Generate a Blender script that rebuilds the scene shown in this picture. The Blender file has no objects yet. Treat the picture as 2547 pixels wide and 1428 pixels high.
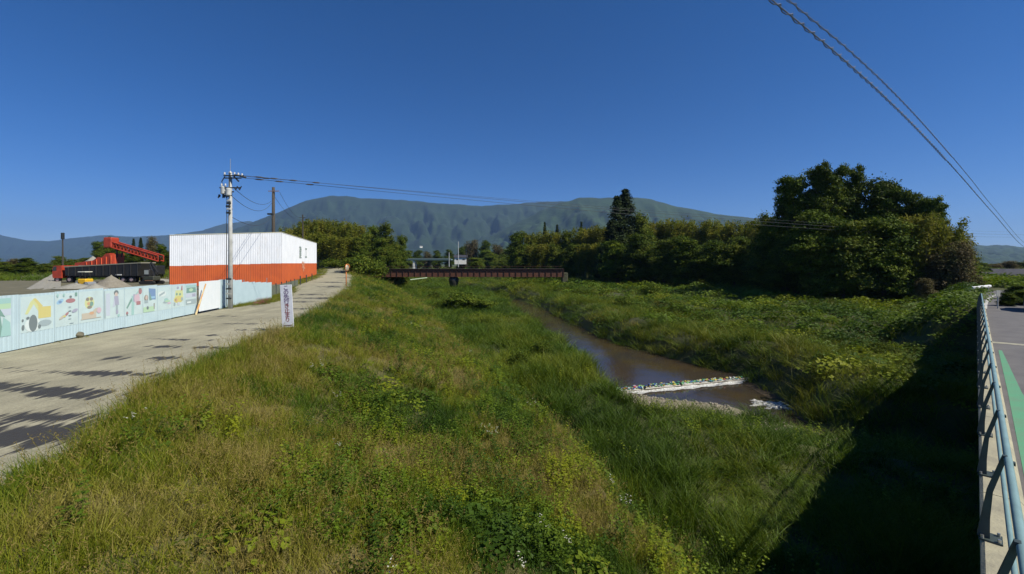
import bpy, math, random
import numpy as np
from mathutils import Vector, Matrix

# ------------------------------------------------------------------ camera, sky, sun, exposure
SC = bpy.context.scene
COL = SC.collection
F, CX, HY, CZ = 1068.0, 1273.5, 655.0, 8.0        # focal length in photo pixels, principal point, camera height
cam = bpy.data.cameras.new('camera')
cam.sensor_width = 36.0
cam.lens = F / 2547 * 36.0
cam.shift_y = (HY - 714.0) / 2547
cam.clip_start, cam.clip_end = 0.1, 30000
camo = bpy.data.objects.new('camera', cam)
COL.objects.link(camo)
camo.location = (0, 0, CZ)
camo.rotation_euler = (math.radians(90), 0, 0)
SC.camera = camo

SUN_AZ, SUN_EL = math.radians(112), math.radians(47)
world = bpy.data.worlds.new('World')
SC.world = world
world.use_nodes = True
wn = world.node_tree
bg = wn.nodes['Background']
sky = wn.nodes.new('ShaderNodeTexSky')
sky.sky_type = 'NISHITA'
sky.sun_disc = False
sky.sun_elevation = SUN_EL
sky.sun_rotation = SUN_AZ
sky.air_density = 0.8
sky.dust_density = 0.0
sky.ozone_density = 4.5
sky.altitude = 1600
hs = wn.nodes.new('ShaderNodeHueSaturation')
hs.inputs['Saturation'].default_value = 1.3
wn.links.new(sky.outputs[0], hs.inputs['Color'])
mulc = wn.nodes.new('ShaderNodeMix'); mulc.data_type = 'RGBA'; mulc.blend_type = 'MULTIPLY'; mulc.inputs[0].default_value = 1
mulc.inputs[7].default_value = (0.90, 0.86, 1.02, 1)
wn.links.new(hs.outputs[0], mulc.inputs[6])
wn.links.new(mulc.outputs[2], bg.inputs[0])
bg.inputs[1].default_value = 0.083
sun = bpy.data.lights.new('sun', 'SUN')
sun.energy = 4.9
sun.angle = math.radians(0.5)
sun.color = (1.0, 0.93, 0.80)
suno = bpy.data.objects.new('sun', sun)
COL.objects.link(suno)
sdir = Vector((math.sin(SUN_AZ) * math.cos(SUN_EL), math.cos(SUN_AZ) * math.cos(SUN_EL), math.sin(SUN_EL)))
suno.rotation_euler = sdir.to_track_quat('Z', 'Y').to_euler()
suno.location = (20, -20, 60)
SC.view_settings.view_transform = 'Standard'
SC.view_settings.look = 'None'
SC.view_settings.exposure = 0.32
SC.view_settings.gamma = 1.0
SC.view_settings.use_curve_mapping = False
SC.render.engine = 'CYCLES'
SC.cycles.max_bounces = 6
SC.cycles.diffuse_bounces = 2
SC.cycles.glossy_bounces = 2
SC.cycles.transmission_bounces = 3
SC.cycles.volume_bounces = 0
SC.cycles.transparent_max_bounces = 6
SC.cycles.caustics_reflective = False
SC.cycles.caustics_refractive = False

rnd = random.Random(7)
rng = np.random.default_rng(11)
PI = math.pi


def U(px, py, z):
    """photo pixel + height -> point on the horizontal plane z"""
    Y = F * (CZ - z) / (py - HY)
    return Vector(((px - CX) / F * Y, Y, z))


def V(px, py, Y):
    """photo pixel + depth -> point"""
    return Vector(((px - CX) / F * Y, Y, CZ - (py - HY) / F * Y))


# ------------------------------------------------------------------ noise
def vnoise(x, y, seed=0):
    x = np.asarray(x, float); y = np.asarray(y, float)
    xi = np.floor(x); yi = np.floor(y)
    fx = x - xi; fy = y - yi
    fx = fx * fx * (3 - 2 * fx); fy = fy * fy * (3 - 2 * fy)

    def h(a, b):
        s = np.sin(a * 127.1 + b * 311.7 + seed * 74.7) * 43758.5453
        return s - np.floor(s)
    return (h(xi, yi) * (1 - fx) + h(xi + 1, yi) * fx) * (1 - fy) + (h(xi, yi + 1) * (1 - fx) + h(xi + 1, yi + 1) * fx) * fy


def fbm(x, y, seed=0, o=4):
    v = 0; a = 0.5; t = 0
    for k in range(o):
        v = v + a * vnoise(x * 2 ** k + 13.7 * k, y * 2 ** k - 7.3 * k, seed + k); t += a; a *= 0.5
    return v / t


# ------------------------------------------------------------------ materials
MATS = {}


def srgb(c):
    return tuple(((v / 255) / 12.92 if v / 255 <= 0.04045 else ((v / 255 + 0.055) / 1.055) ** 2.4) for v in c)


def mat(name, col, rough=0.7, metal=0.0, var=0.0, scale=8.0, bump=0.0, bscale=40.0, col2=None, detail=5, spec=0.4, stretch=None, obvar=0.0):
    if name in MATS:
        return MATS[name]
    m = bpy.data.materials.new(name); m.use_nodes = True
    nt = m.node_tree; N = nt.nodes; L = nt.links
    b = N['Principled BSDF']
    b.inputs['Roughness'].default_value = rough
    b.inputs['Metallic'].default_value = metal
    b.inputs['Specular IOR Level'].default_value = spec
    b.inputs['Base Color'].default_value = (*col, 1)
    if var > 0 or col2 or bump > 0:
        tc = N.new('ShaderNodeTexCoord'); mp = N.new('ShaderNodeMapping')
        L.new(tc.outputs['Object'], mp.inputs[0])
        if stretch: mp.inputs['Scale'].default_value = stretch
    if var > 0 or col2:
        nz = N.new('ShaderNodeTexNoise'); nz.inputs['Scale'].default_value = scale; nz.inputs['Detail'].default_value = detail
        nz.inputs['Roughness'].default_value = 0.65
        L.new(mp.outputs[0], nz.inputs['Vector'])
        cr = N.new('ShaderNodeValToRGB'); cr.color_ramp.elements[0].position = 0.32; cr.color_ramp.elements[1].position = 0.68
        a = col; c2 = col2 or tuple(max(0, v * (1 - var)) for v in col)
        if not col2: a = tuple(min(1, v * (1 + var * 0.6)) for v in col)
        cr.color_ramp.elements[0].color = (*c2, 1); cr.color_ramp.elements[1].color = (*a, 1)
        L.new(nz.outputs['Fac'], cr.inputs[0]); L.new(cr.outputs[0], b.inputs['Base Color'])
    if bump > 0:
        n2 = N.new('ShaderNodeTexNoise'); n2.inputs['Scale'].default_value = bscale; n2.inputs['Detail'].default_value = 4
        L.new(mp.outputs[0], n2.inputs['Vector'])
        bp = N.new('ShaderNodeBump'); bp.inputs['Strength'].default_value = 1.0; bp.inputs['Distance'].default_value = bump
        L.new(n2.outputs['Fac'], bp.inputs['Height']); L.new(bp.outputs[0], b.inputs['Normal'])
    MATS[name] = m
    return m


def veg_mat(name, stops, rough=0.6, transl=0.25, attr='tint', src='INSTANCER', attr2='val', tiptint=None):
    """foliage: colour picked by attribute along stops, times a brightness attribute"""
    m = bpy.data.materials.new(name); m.use_nodes = True
    nt = m.node_tree; N = nt.nodes; L = nt.links
    b = N['Principled BSDF']; out = N['Material Output']
    b.inputs['Roughness'].default_value = rough
    b.inputs['Specular IOR Level'].default_value = 0.22
    a = N.new('ShaderNodeAttribute'); a.attribute_type = src; a.attribute_name = attr
    cr = N.new('ShaderNodeValToRGB')
    e = cr.color_ramp.elements
    e[0].position, e[0].color = stops[0][0], (*stops[0][1], 1)
    e[1].position, e[1].color = stops[-1][0], (*stops[-1][1], 1)
    for p, c in stops[1:-1]:
        q = e.new(p); q.color = (*c, 1)
    L.new(a.outputs['Fac'], cr.inputs[0])
    a2 = N.new('ShaderNodeAttribute'); a2.attribute_type = src; a2.attribute_name = attr2
    mul = N.new('ShaderNodeMix'); mul.data_type = 'RGBA'; mul.blend_type = 'MULTIPLY'; mul.inputs[0].default_value = 1
    L.new(cr.outputs[0], mul.inputs[6]); L.new(a2.outputs['Fac'], mul.inputs[7])
    colsock = mul.outputs[2]
    if tiptint:
        a3 = N.new('ShaderNodeAttribute'); a3.attribute_type = 'GEOMETRY'; a3.attribute_name = 'tip'
        mx = N.new('ShaderNodeMix'); mx.data_type = 'RGBA'
        L.new(a3.outputs['Fac'], mx.inputs[0]); L.new(colsock, mx.inputs[6]); mx.inputs[7].default_value = (*tiptint, 1)
        colsock = mx.outputs[2]
    L.new(colsock, b.inputs['Base Color'])
    tr = N.new('ShaderNodeBsdfTranslucent'); L.new(colsock, tr.inputs[0])
    ms = N.new('ShaderNodeMixShader'); ms.inputs[0].default_value = transl
    L.new(b.outputs[0], ms.inputs[1]); L.new(tr.outputs[0], ms.inputs[2]); L.new(ms.outputs[0], out.inputs[0])
    return m


# ------------------------------------------------------------------ objects helpers
def tag(o, label=None, cat=None, group=None, kind=None):
    if label: o['label'] = label
    if cat: o['category'] = cat
    if group: o['group'] = group
    if kind: o['kind'] = kind
    return o


def mesh_np(name, verts, faces, mats=(), mi=None, smooth=False):
    me = bpy.data.meshes.new(name)
    verts = np.asarray(verts, np.float32)
    if isinstance(faces, np.ndarray):
        n, k = faces.shape
        me.vertices.add(len(verts)); me.vertices.foreach_set('co', verts.ravel())
        me.loops.add(n * k); me.loops.foreach_set('vertex_index', faces.astype(np.int32).ravel())
        me.polygons.add(n); me.polygons.foreach_set('loop_start', np.arange(0, n * k, k, dtype=np.int32))
        me.update(calc_edges=True)
    else:
        me.from_pydata([tuple(map(float, v)) for v in verts], [], faces); me.update()
    for m in mats: me.materials.append(m)
    if mi is not None: me.polygons.foreach_set('material_index', np.asarray(mi, np.int32))
    if smooth: me.polygons.foreach_set('use_smooth', np.ones(len(me.polygons), bool))
    return me


def link(name, me, parent=None, loc=None, rot=None):
    o = bpy.data.objects.new(name, me); COL.objects.link(o)
    if parent: o.parent = parent
    if loc is not None: o.location = loc
    if rot is not None: o.rotation_euler = rot
    return o


def empty(name, loc=(0, 0, 0), rz=0.0, **k):
    o = bpy.data.objects.new(name, None); COL.objects.link(o)
    o.location = loc; o.rotation_euler = (0, 0, rz); o.empty_display_size = 0.3
    tag(o, **k); return o


def copy_tree(o, parent=None):
    c = o.copy(); COL.objects.link(c); c.parent = parent
    for ch in list(o.children): copy_tree(ch, c)
    return c


class MB:
    """collects simple solids into one mesh"""
    def __init__(s): s.v = []; s.f = []; s.m = []

    def add(s, v, f, m=0):
        b = len(s.v); s.v += [tuple(p) for p in v]; s.f += [tuple(b + i for i in q) for q in f]; s.m += [m] * len(f); return s

    def box(s, x0, x1, y0, y1, z0, z1, m=0, M=None, bev=0.0):
        if bev > 0:
            b = min(bev, (x1 - x0) / 3, (y1 - y0) / 3, (z1 - z0) / 3)
            ring = lambda i, z: [(x0 + i, y0 + b + (i and 0), z), (x0 + b + i * 0, y0 + i, z)]
            def oct(ins, z):
                return [(x0 + ins, y0 + b, z), (x0 + b, y0 + ins, z), (x1 - b, y0 + ins, z), (x1 - ins, y0 + b, z),
                        (x1 - ins, y1 - b, z), (x1 - b, y1 - ins, z), (x0 + b, y1 - ins, z), (x0 + ins, y1 - b, z)]
            def sq(z): return [(x0 + b, y0 + b, z)] * 2 + [(x1 - b, y0 + b, z)] * 2 + [(x1 - b, y1 - b, z)] * 2 + [(x0 + b, y1 - b, z)] * 2
            rings = [oct(b * .5, z0), oct(0, z0 + b), oct(0, z1 - b), oct(b * .8, z1)]
            v = sum(rings, []); f = []
            for r in range(3):
                for k in range(8): f.append((r * 8 + k, r * 8 + (k + 1) % 8, r * 8 + 8 + (k + 1) % 8, r * 8 + 8 + k))
            f.append(tuple(range(7, -1, -1))); f.append(tuple(range(24, 32)))
        else:
            v = [(x0, y0, z0), (x1, y0, z0), (x1, y1, z0), (x0, y1, z0), (x0, y0, z1), (x1, y0, z1), (x1, y1, z1), (x0, y1, z1)]
            f = [(0, 3, 2, 1), (4, 5, 6, 7), (0, 1, 5, 4), (1, 2, 6, 5), (2, 3, 7, 6), (3, 0, 4, 7)]
        if M: v = [M @ Vector(p) for p in v]
        return s.add(v, f, m)

    def tube(s, pts, r, n=8, m=0, cap=True):
        pts = [Vector(p) for p in pts]
        rs = r if isinstance(r, (list, tuple)) else [r] * len(pts)
        v = []; f = []
        t0 = (pts[1] - pts[0]).normalized()
        up = Vector((0, 0, 1)) if abs(t0.z) < 0.9 else Vector((1, 0, 0))
        for i, p in enumerate(pts):
            t = ((pts[min(i + 1, len(pts) - 1)] - pts[max(i - 1, 0)])).normalized()
            a = t.cross(up)
            if a.length < 1e-4: a = t.cross(Vector((0, 1, 0)))
            a.normalize(); b = t.cross(a)
            for k in range(n):
                w = 2 * PI * k / n
                v.append(p + (a * math.cos(w) + b * math.sin(w)) * rs[i])
        for i in range(len(pts) - 1):
            for k in range(n):
                f.append((i * n + k, i * n + (k + 1) % n, (i + 1) * n + (k + 1) % n, (i + 1) * n + k))
        if cap:
            f.append(tuple(range(n - 1, -1, -1))); f.append(tuple((len(pts) - 1) * n + k for k in range(n)))
        return s.add(v, f, m)

    def prism(s, poly, y0, y1, m=0, M=None):
        """poly in xz, extruded along y"""
        n = len(poly)
        v = [(x, y0, z) for x, z in poly] + [(x, y1, z) for x, z in poly]
        f = [(k, (k + 1) % n, n + (k + 1) % n, n + k) for k in range(n)] + [tuple(range(n - 1, -1, -1)), tuple(range(n, 2 * n))]
        if M: v = [M @ Vector(p) for p in v]
        return s.add(v, f, m)

    def build(s, name, mats, parent=None, loc=None, rot=None, smooth=False):
        if not isinstance(mats, (list, tuple)): mats = [mats]
        me = bpy.data.meshes.new(name); me.from_pydata(s.v, [], s.f); me.update()
        for m in mats: me.materials.append(m)
        me.polygons.foreach_set('material_index', s.m)
        if smooth: me.polygons.foreach_set('use_smooth', np.ones(len(me.polygons), bool))
        return link(name, me, parent, loc, rot)


# ------------------------------------------------------------------ terrain rails (plan lines as functions of Y)
def rail(pts): p = sorted(pts); return np.array([a for a, b in p], float), np.array([b for a, b in p], float)


R_F = rail([(-40, -9.0), (14.2, -17.0), (27.9, -19.05), (35.7, -20.2), (41, -22.6), (55, -28.2), (89, -39.5), (117, -51), (130, -57), (200, -90), (700, -320)])
R_C = rail([(-40, -3.5), (4, -6.4), (6.75, -7.0), (8.8, -8.1), (13.1, -9.4), (20, -10.5), (27.9, -12.5), (40, -15.9), (54.3, -20.3), (79, -28.8), (117, -46), (140, -58), (200, -82), (700, -300)])
R_S = rail([(-40, 8), (9, 2.9), (10, 2.9), (18, .95), (32.3, -4.3), (55, -11), (81.7, -20.5), (110, -31), (139, -41), (200, -66), (700, -260)])
R_L = rail([(-40, 120), (12, 26), (13.6, 17.5), (14.6, 13.8), (15.3, 12.3), (17.2, 10.1), (18.7, 7.6), (19.7, 7.0), (21, 5.6), (22.9, 5.1), (29, 5.2), (45, 3.1), (64, 0.2), (84, -2.2), (110, -8), (200, -40), (700, -200)])
R_W1 = rail([(-40, 124), (12, 30), (16, 20.6), (19, 15.9), (21.6, 13.7), (22.8, 13.1), (24.6, 12), (25.3, 9.6), (26.5, 7.3), (29, 6.3), (35, 5.8), (45, 4.5), (59, 3.0), (84, 0.0), (110, -4.4), (200, -36), (700, -190)])
R_W2 = rail([(-40, 127), (12, 32), (16, 22.4), (19, 17.6), (21.6, 15.2), (22.8, 15.2), (24.4, 16.0), (28, 16.3), (30.5, 16.3), (34.2, 13.9), (43.8, 10.0), (59, 7.6), (77.7, 5.0), (84, 4.2), (110, -3), (200, -34), (700, -185)])
R_B = (R_W2[0], R_W2[1] + 1.6)
R_P = (R_W2[0], R_W2[1] + 14)
R_T = rail([(-40, 142), (12, 62), (59, 60), (64.3, 50), (73, 43.5), (114, 43.5), (162, 34), (250, 20), (700, -100)])


def emb(X, Y):
    d = X * DN[0] + Y * DN[1]; s = X * DU[0] + Y * DU[1]
    e = 4.93 - np.maximum(0, -d - 0.7) * 0.75 - np.maximum(0, 43.5 - s) * 0.9
    return np.where(X > 10, e, -50.0)


TH = math.atan(1.0815)
DU = (math.sin(TH), math.cos(TH)); DN = (math.cos(TH), -math.sin(TH))


def BP(s, d, z=0.0): return Vector((DU[0] * s + DN[0] * d, DU[1] * s + DN[1] * d, z))


ROADZ = rail([(-40, 5), (40, 5.0), (55, 5.2), (79, 5.4), (89, 5.65), (117, 6.9), (130, 7.2), (200, 7.0), (700, 6.0)])


def rails_at(Y):
    ip = lambda r: np.interp(Y, r[0], r[1])
    rz = np.interp(Y, *ROADZ)
    xf, xc, xs, xl, xw1, xw2, xb, xp, xt = map(ip, (R_F, R_C, R_S, R_L, R_W1, R_W2, R_B, R_P, R_T))
    o = np.ones_like(rz)
    siteZ = np.minimum(rz, 5.25)
    xt = np.maximum(xt, xp + 4)
    xs_list = [xf - 3000, xf - 6, xf - 0.2, xf, xc, xc + 0.8, xs, xs + 1.0, xl, xl + 0.55, xw1, (xw1 * .6 + xw2 * .4), xw2, xb, xp, xt, xt + 300, xt + 3000]
    zs_list = [siteZ, siteZ, rz, rz, rz - 0.02, rz - 0.1, 1.95 * o, 0.85 * o, 1.2 * o, 0.25 * o, -0.06 * o, -0.7 * o, -0.1 * o, 1.25 * o, 1.9 * o, 3.0 * o, 3.6 * o, 3.6 * o]
    return xs_list, zs_list


def ground(X, Y, fine=True):
    X = np.asarray(X, float); Y = np.asarray(Y, float)
    xs, zs = rails_at(Y)
    z = np.array(zs[0] * np.ones_like(X))
    for i in range(len(xs) - 1):
        t = (X - xs[i]) / np.maximum(xs[i + 1] - xs[i], 1e-3)
        m = (X > xs[i])
        z = np.where(m, zs[i] + np.clip(t, 0, 1) * (zs[i + 1] - zs[i]), z)
    vm = np.clip((X - xs[5]) / 1.5, 0, 1) * np.clip((xs[9] - X) / 1.0, 0, 1) + np.clip((X - xs[13]) / 2, 0, 1)
    rgt = np.clip((X - xs[13]) / 3, 0, 1)
    z = z + vm * ((fbm(X / 6, Y / 6, 3, 3) - 0.5) * (1.0 + .5 * rgt) + (vnoise(X / 1.7, Y / 1.7, 9) - .5) * 0.22) + rgt * (vnoise(X / 3.6, Y / 3.6, 19) - .5) * .55
    rm = (X > xs[3]) & (X < xs[4])
    z = z + np.where(rm, (fbm(X / 2.2, Y / 2.2, 5, 3) - .5) * 0.07, 0)
    bm = np.exp(-((X - xs[13] - 1.9) / 1.9) ** 2) * (.45 + .9 * vnoise(X / 4.5, Y / 4.5, 23)) * .75 + np.exp(-((X - xs[14] - 1.0) / 2.6) ** 2) * vnoise(X / 5, Y / 5, 27) * .7
    z = z + bm * np.clip((130 - Y) / 30, 0, 1)
    return np.maximum(z, emb(X, Y))


# y rows
ys = [-30.0]
while ys[-1] < 700: ys.append(ys[-1] + max(0.33, abs(ys[-1]) * 0.022))
YS = np.array(ys)


def strip(name, i0, i1, subs, mats, ysel=None, over=0.0, dz=0.0):
    Yr = YS if ysel is None else ysel
    xs, zs = rails_at(Yr)
    cols = []
    for i in range(i0, i1):
        n = subs[i - i0]
        for k in range(n): cols.append(xs[i] + (xs[i + 1] - xs[i]) * k / n)
    cols.append(xs[i1])
    X = np.stack(cols, 1); Yg = np.repeat(Yr[:, None], X.shape[1], 1)
    Z = ground(X, Yg) + dz
    v = np.stack([X, Yg, Z], -1).reshape(-1, 3)
    r, c = X.shape
    a = (np.arange(r - 1)[:, None] * c + np.arange(c - 1)[None, :]).ravel()
    f = np.stack([a, a + 1, a + c + 1, a + c], 1)
    me = mesh_np(name, v, f, mats, smooth=True)
    return link(name, me), X, Yg


def soil_mat(name, c1, c2, scale=0.6):
    m = mat(name, c1, 0.95, col2=c2, scale=scale, detail=8, bump=0.05, bscale=9)
    return m


M_soil = soil_mat('soil_grassy', (0.075, 0.085, 0.022), (0.045, 0.05, 0.016))
M_soil_dry = soil_mat('soil_dry_grass', (0.16, 0.13, 0.055), (0.07, 0.075, 0.022))
M_site = soil_mat('compacted_yard_gravel', (0.17, 0.155, 0.10), (0.10, 0.10, 0.06), 0.4)

# road with dark streaked marks, slightly smoother than the gravel
mr = bpy.data.materials.new('gravel_road'); mr.use_nodes = True
nt = mr.node_tree; N = nt.nodes; L = nt.links; b = N['Principled BSDF']; b.inputs['Roughness'].default_value = 0.9
b.inputs['Specular IOR Level'].default_value = 0.2
tc = N.new('ShaderNodeTexCoord')
def noise(vec, sc, det=5, rough=.6):
    n = N.new('ShaderNodeTexNoise'); n.inputs['Scale'].default_value = sc; n.inputs['Detail'].default_value = det; n.inputs['Roughness'].default_value = rough
    L.new(vec, n.inputs['Vector']); return n.outputs['Fac']
def ramp(sock, p0, c0, p1, c1):
    r = N.new('ShaderNodeValToRGB'); e = r.color_ramp.elements
    e[0].position, e[0].color, e[1].position, e[1].color = p0, (*c0, 1), p1, (*c1, 1); L.new(sock, r.inputs[0]); return r.outputs[0]
def mixc(fac, a, c, mode='MIX'):
    x = N.new('ShaderNodeMix'); x.data_type = 'RGBA'; x.blend_type = mode
    if hasattr(fac, 'is_output'): L.new(fac, x.inputs[0])
    else: x.inputs[0].default_value = fac
    for s, q in ((a, 6), (c, 7)):
        if hasattr(s, 'is_output'): L.new(s, x.inputs[q])
        else: x.inputs[q].default_value = (*s, 1)
    return x.outputs[2]
def math_(op, a, c, clamp=False):
    x = N.new('ShaderNodeMath'); x.operation = op; x.use_clamp = clamp
    for s, q in ((a, 0), (c, 1)):
        if hasattr(s, 'is_output'): L.new(s, x.inputs[q])
        else: x.inputs[q].default_value = s
    return x.outputs[0]
P = tc.outputs['Object']
base = ramp(noise(P, 0.45, 6), .35, (0.29, 0.275, 0.195), .65, (0.40, 0.375, 0.265))
fine = ramp(noise(P, 22, 4, .7), .3, (0.72, 0.72, 0.72), .7, (1.1, 1.1, 1.1))
mp = N.new('ShaderNodeMapping'); mp.inputs['Rotation'].default_value = (0, 0, math.radians(-17)); mp.inputs['Scale'].default_value = (3.2, 0.55, 1)
L.new(P, mp.inputs[0])
tracks = ramp(noise(mp.outputs[0], 0.9, 4), .35, (0.86, 0.86, 0.86), .62, (1.06, 1.06, 1.05))
at = N.new('ShaderNodeAttribute'); at.attribute_name = 'dark_mark'
mp2 = N.new('ShaderNodeMapping'); mp2.inputs['Rotation'].default_value = (0, 0, math.radians(-38)); mp2.inputs['Scale'].default_value = (5.5, 0.55, 1)
L.new(P, mp2.inputs[0])
wn_ = noise(mp2.outputs[0], 1.3, 3, .5)
dark_mark = math_('SUBTRACT', math_('ADD', at.outputs['Fac'], math_('MULTIPLY', wn_, 2.2)), 1.62)
dark_mask = math_('MULTIPLY', dark_mark, 5.0, True)
c = mixc(1.0, base, fine, 'MULTIPLY'); c = mixc(1.0, c, tracks, 'MULTIPLY')
c = mixc(dark_mask, c, (0.05, 0.046, 0.04))
L.new(c, b.inputs['Base Color'])
L.new(math_('SUBTRACT', 0.92, math_('MULTIPLY', dark_mask, 0.35)), b.inputs['Roughness'])
bp = N.new('ShaderNodeBump'); bp.inputs['Distance'].default_value = 0.02; L.new(noise(P, 18, 5), bp.inputs['Height']); L.new(bp.outputs[0], b.inputs['Normal'])
M_road = mr

yr = [-30.0]
while yr[-1] < 5: yr.append(yr[-1] + 0.6)
while yr[-1] < 260: yr.append(yr[-1] + max(0.14, yr[-1] * .007))
YR = np.array(yr)
tag(strip('construction_yard', 0, 3, [14, 10, 2], [M_site])[0], kind='structure')
ro, RX, RY = strip('gravel_road', 3, 4, [46], [M_road], YR)
tag(ro, kind='structure')
dark_mark = np.zeros(RX.shape)
for (cx, cy, rx, ry, k) in [(-11.3, 11.75, 2.0, .22, 1), (-11.2, 10.2, 1.9, .22, 1), (-10.2, 9.8, .9, .2, 1), (-12.9, 10.6, 1.2, .25, 1), (-9.2, 8.4, .9, .3, 1), (-8.4, 7.6, 1.3, .5, 1.1), (-9.9, 7.9, 1.0, .3, 1),
                         (-12.6, 13.6, .45, .3, .9), (-11.2, 13.7, .5, .22, 1), (-11.0, 15.4, .9, .22, .8), (-12.9, 15.6, .7, .2, .75), (-10.3, 15.3, .6, .16, .8), (-12.4, 18, .6, .15, .8),
                         (-13.3, 17, 1.5, .15, .72), (-11.5, 19.4, 1.5, .2, .72), (-13.5, 21.5, 1.3, .25, .7), (-16.5, 24.5, 1.4, .25, .68), (-14, 28.5, 1.4, .4, .72), (-17.2, 33.5, 1.8, .6, .8),
                         (-16, 37, 2.6, .8, .92), (-19, 41, 1.6, .8, .8), (-22, 52, 2, 1.2, .8), (-26, 62, 2.0, 1.5, .85), (-30, 78, 2, 2, .8), (-14.5, 12.3, .6, .12, .7), (-40, 105, 3, 3, .8)]:
    q = ((RX - cx) / rx) ** 2 + ((RY - cy + (RX - cx) * 0.08) / ry) ** 2
    dark_mark = np.maximum(dark_mark, k * np.exp(-q * 0.55))
a = ro.data.attributes.new('dark_mark', 'FLOAT', 'POINT'); a.data.foreach_set('value', dark_mark.astype(np.float32).ravel())
tag(strip('levee_slope', 4, 7, [2, 26, 3], [M_soil_dry])[0], kind='structure')
tag(strip('floodplain', 7, 9, [30, 3], [M_soil])[0], kind='structure')
M_gravel = mat('river_gravel', (0.34, 0.29, 0.21), 0.9, col2=(0.17, 0.15, 0.11), scale=6, detail=8, bump=0.05, bscale=14)
tag(strip('gravel_bank', 9, 10, [12], [M_gravel])[0], kind='structure')
M_bed = mat('river_bed', (0.07, 0.05, 0.025), 0.9, var=.3, scale=3)
tag(strip('river_bed', 10, 12, [8, 8], [M_bed])[0], kind='structure')
tag(strip('right_bank_ground', 12, 17, [3, 10, 34, 40, 8], [M_soil])[0], kind='structure')

# far plain to the horizon
M_far = mat('far_plain_fields', (0.075, 0.10, 0.03), 0.95, col2=(0.05, 0.065, 0.025), scale=0.004, detail=8)
v = []; f = []
R = [650, 900, 1400, 2200, 3500, 6000, 11000]
nseg = 48
for r in R:
    for k in range(nseg + 1):
        a_ = -PI * .62 + k / nseg * PI * 1.24
        v.append((math.sin(a_) * r * 1.0, math.cos(a_) * r, 2.2))
for i in range(len(R) - 1):
    for k in range(nseg):
        f.append((i * (nseg + 1) + k, i * (nseg + 1) + k + 1, (i + 1) * (nseg + 1) + k + 1, (i + 1) * (nseg + 1) + k))
me = mesh_np('far_plain', v, f, [M_far]); tag(link('far_plain', me), kind='structure')

# ------------------------------------------------------------------ water
def water_mat(name, base, rough, bscale, dist, stretch):
    m = bpy.data.materials.new(name); m.use_nodes = True
    nt = m.node_tree; N = nt.nodes; L = nt.links; b = N['Principled BSDF']
    b.inputs['Base Color'].default_value = (*base, 1); b.inputs['Roughness'].default_value = rough; b.inputs['IOR'].default_value = 1.33
    b.inputs['Specular IOR Level'].default_value = 0.4
    tc = N.new('ShaderNodeTexCoord'); mp = N.new('ShaderNodeMapping'); mp.inputs['Scale'].default_value = stretch
    L.new(tc.outputs['Object'], mp.inputs[0])
    n0 = N.new('ShaderNodeTexNoise'); n0.inputs['Scale'].default_value = 0.35; n0.inputs['Detail'].default_value = 3
    L.new(tc.outputs['Object'], n0.inputs['Vector'])
    cr = N.new('ShaderNodeValToRGB'); cr.color_ramp.elements[0].position = .35; cr.color_ramp.elements[1].position = .65
    cr.color_ramp.elements[0].color = (*base, 1); cr.color_ramp.elements[1].color = (base[0] * .7, base[1] * .8, base[2] * 1.4, 1)
    L.new(n0.outputs['Fac'], cr.inputs[0]); L.new(cr.outputs[0], b.inputs['Base Color'])
    n = N.new('ShaderNodeTexNoise'); n.inputs['Scale'].default_value = bscale; n.inputs['Detail'].default_value = 5
    L.new(mp.outputs[0], n.inputs['Vector'])
    bp = N.new('ShaderNodeBump'); bp.inputs['Distance'].default_value = dist; L.new(n.outputs['Fac'], bp.inputs['Height']); L.new(bp.outputs[0], b.inputs['Normal'])
    return m


M_water = water_mat('brown_river_water', (0.056, 0.040, 0.020), 0.09, 3.0, 0.012, (1.5, .6, 1))
M_foam = mat('white_water', (0.68, 0.70, 0.69), 0.5, col2=(0.28, 0.27, 0.23), scale=7, detail=6, bump=0.08, bscale=10)
WA = U(1535, 974, 0.0); WB = U(1872, 941, 0.0)      # weir line
def weirY(x): return WA.y + (x - WA.x) * (WB.y - WA.y) / (WB.x - WA.x)


def river_sheet(name, y0, y1, z, up):
    Yr = np.concatenate([np.arange(y0, min(y1, 60), 0.5), np.arange(60, y1, 4)]) if y1 > 60 else np.arange(y0, y1, 0.4)
    w1 = np.interp(Yr, *R_W1) - 1.0; w2 = np.interp(Yr, *R_W2) + 1.0
    n = 24; t = np.linspace(0, 1, n + 1)
    X = w1[:, None] + (w2 - w1)[:, None] * t; Y = np.repeat(Yr[:, None], n + 1, 1)
    wy = weirY(X)
    Y = np.maximum(Y, wy + 0.02) if up else np.minimum(Y, wy - 0.25)
    Z = np.full_like(X, z) + (vnoise(X * 2, Y * 2, 4) - .5) * 0.012
    v = np.stack([X, Y, Z], -1).reshape(-1, 3); c = n + 1; r = len(Yr)
    a = (np.arange(r - 1)[:, None] * c + np.arange(n)[None, :]).ravel()
    return tag(link(name, mesh_np(name, v, np.stack([a, a + 1, a + c + 1, a + c], 1), [M_water], smooth=True)), kind='structure')


river_sheet('river_water', 26.0, 320, 0.05, True)
river_sheet('river_water', 3, 31.5, -0.16, False)

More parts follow.
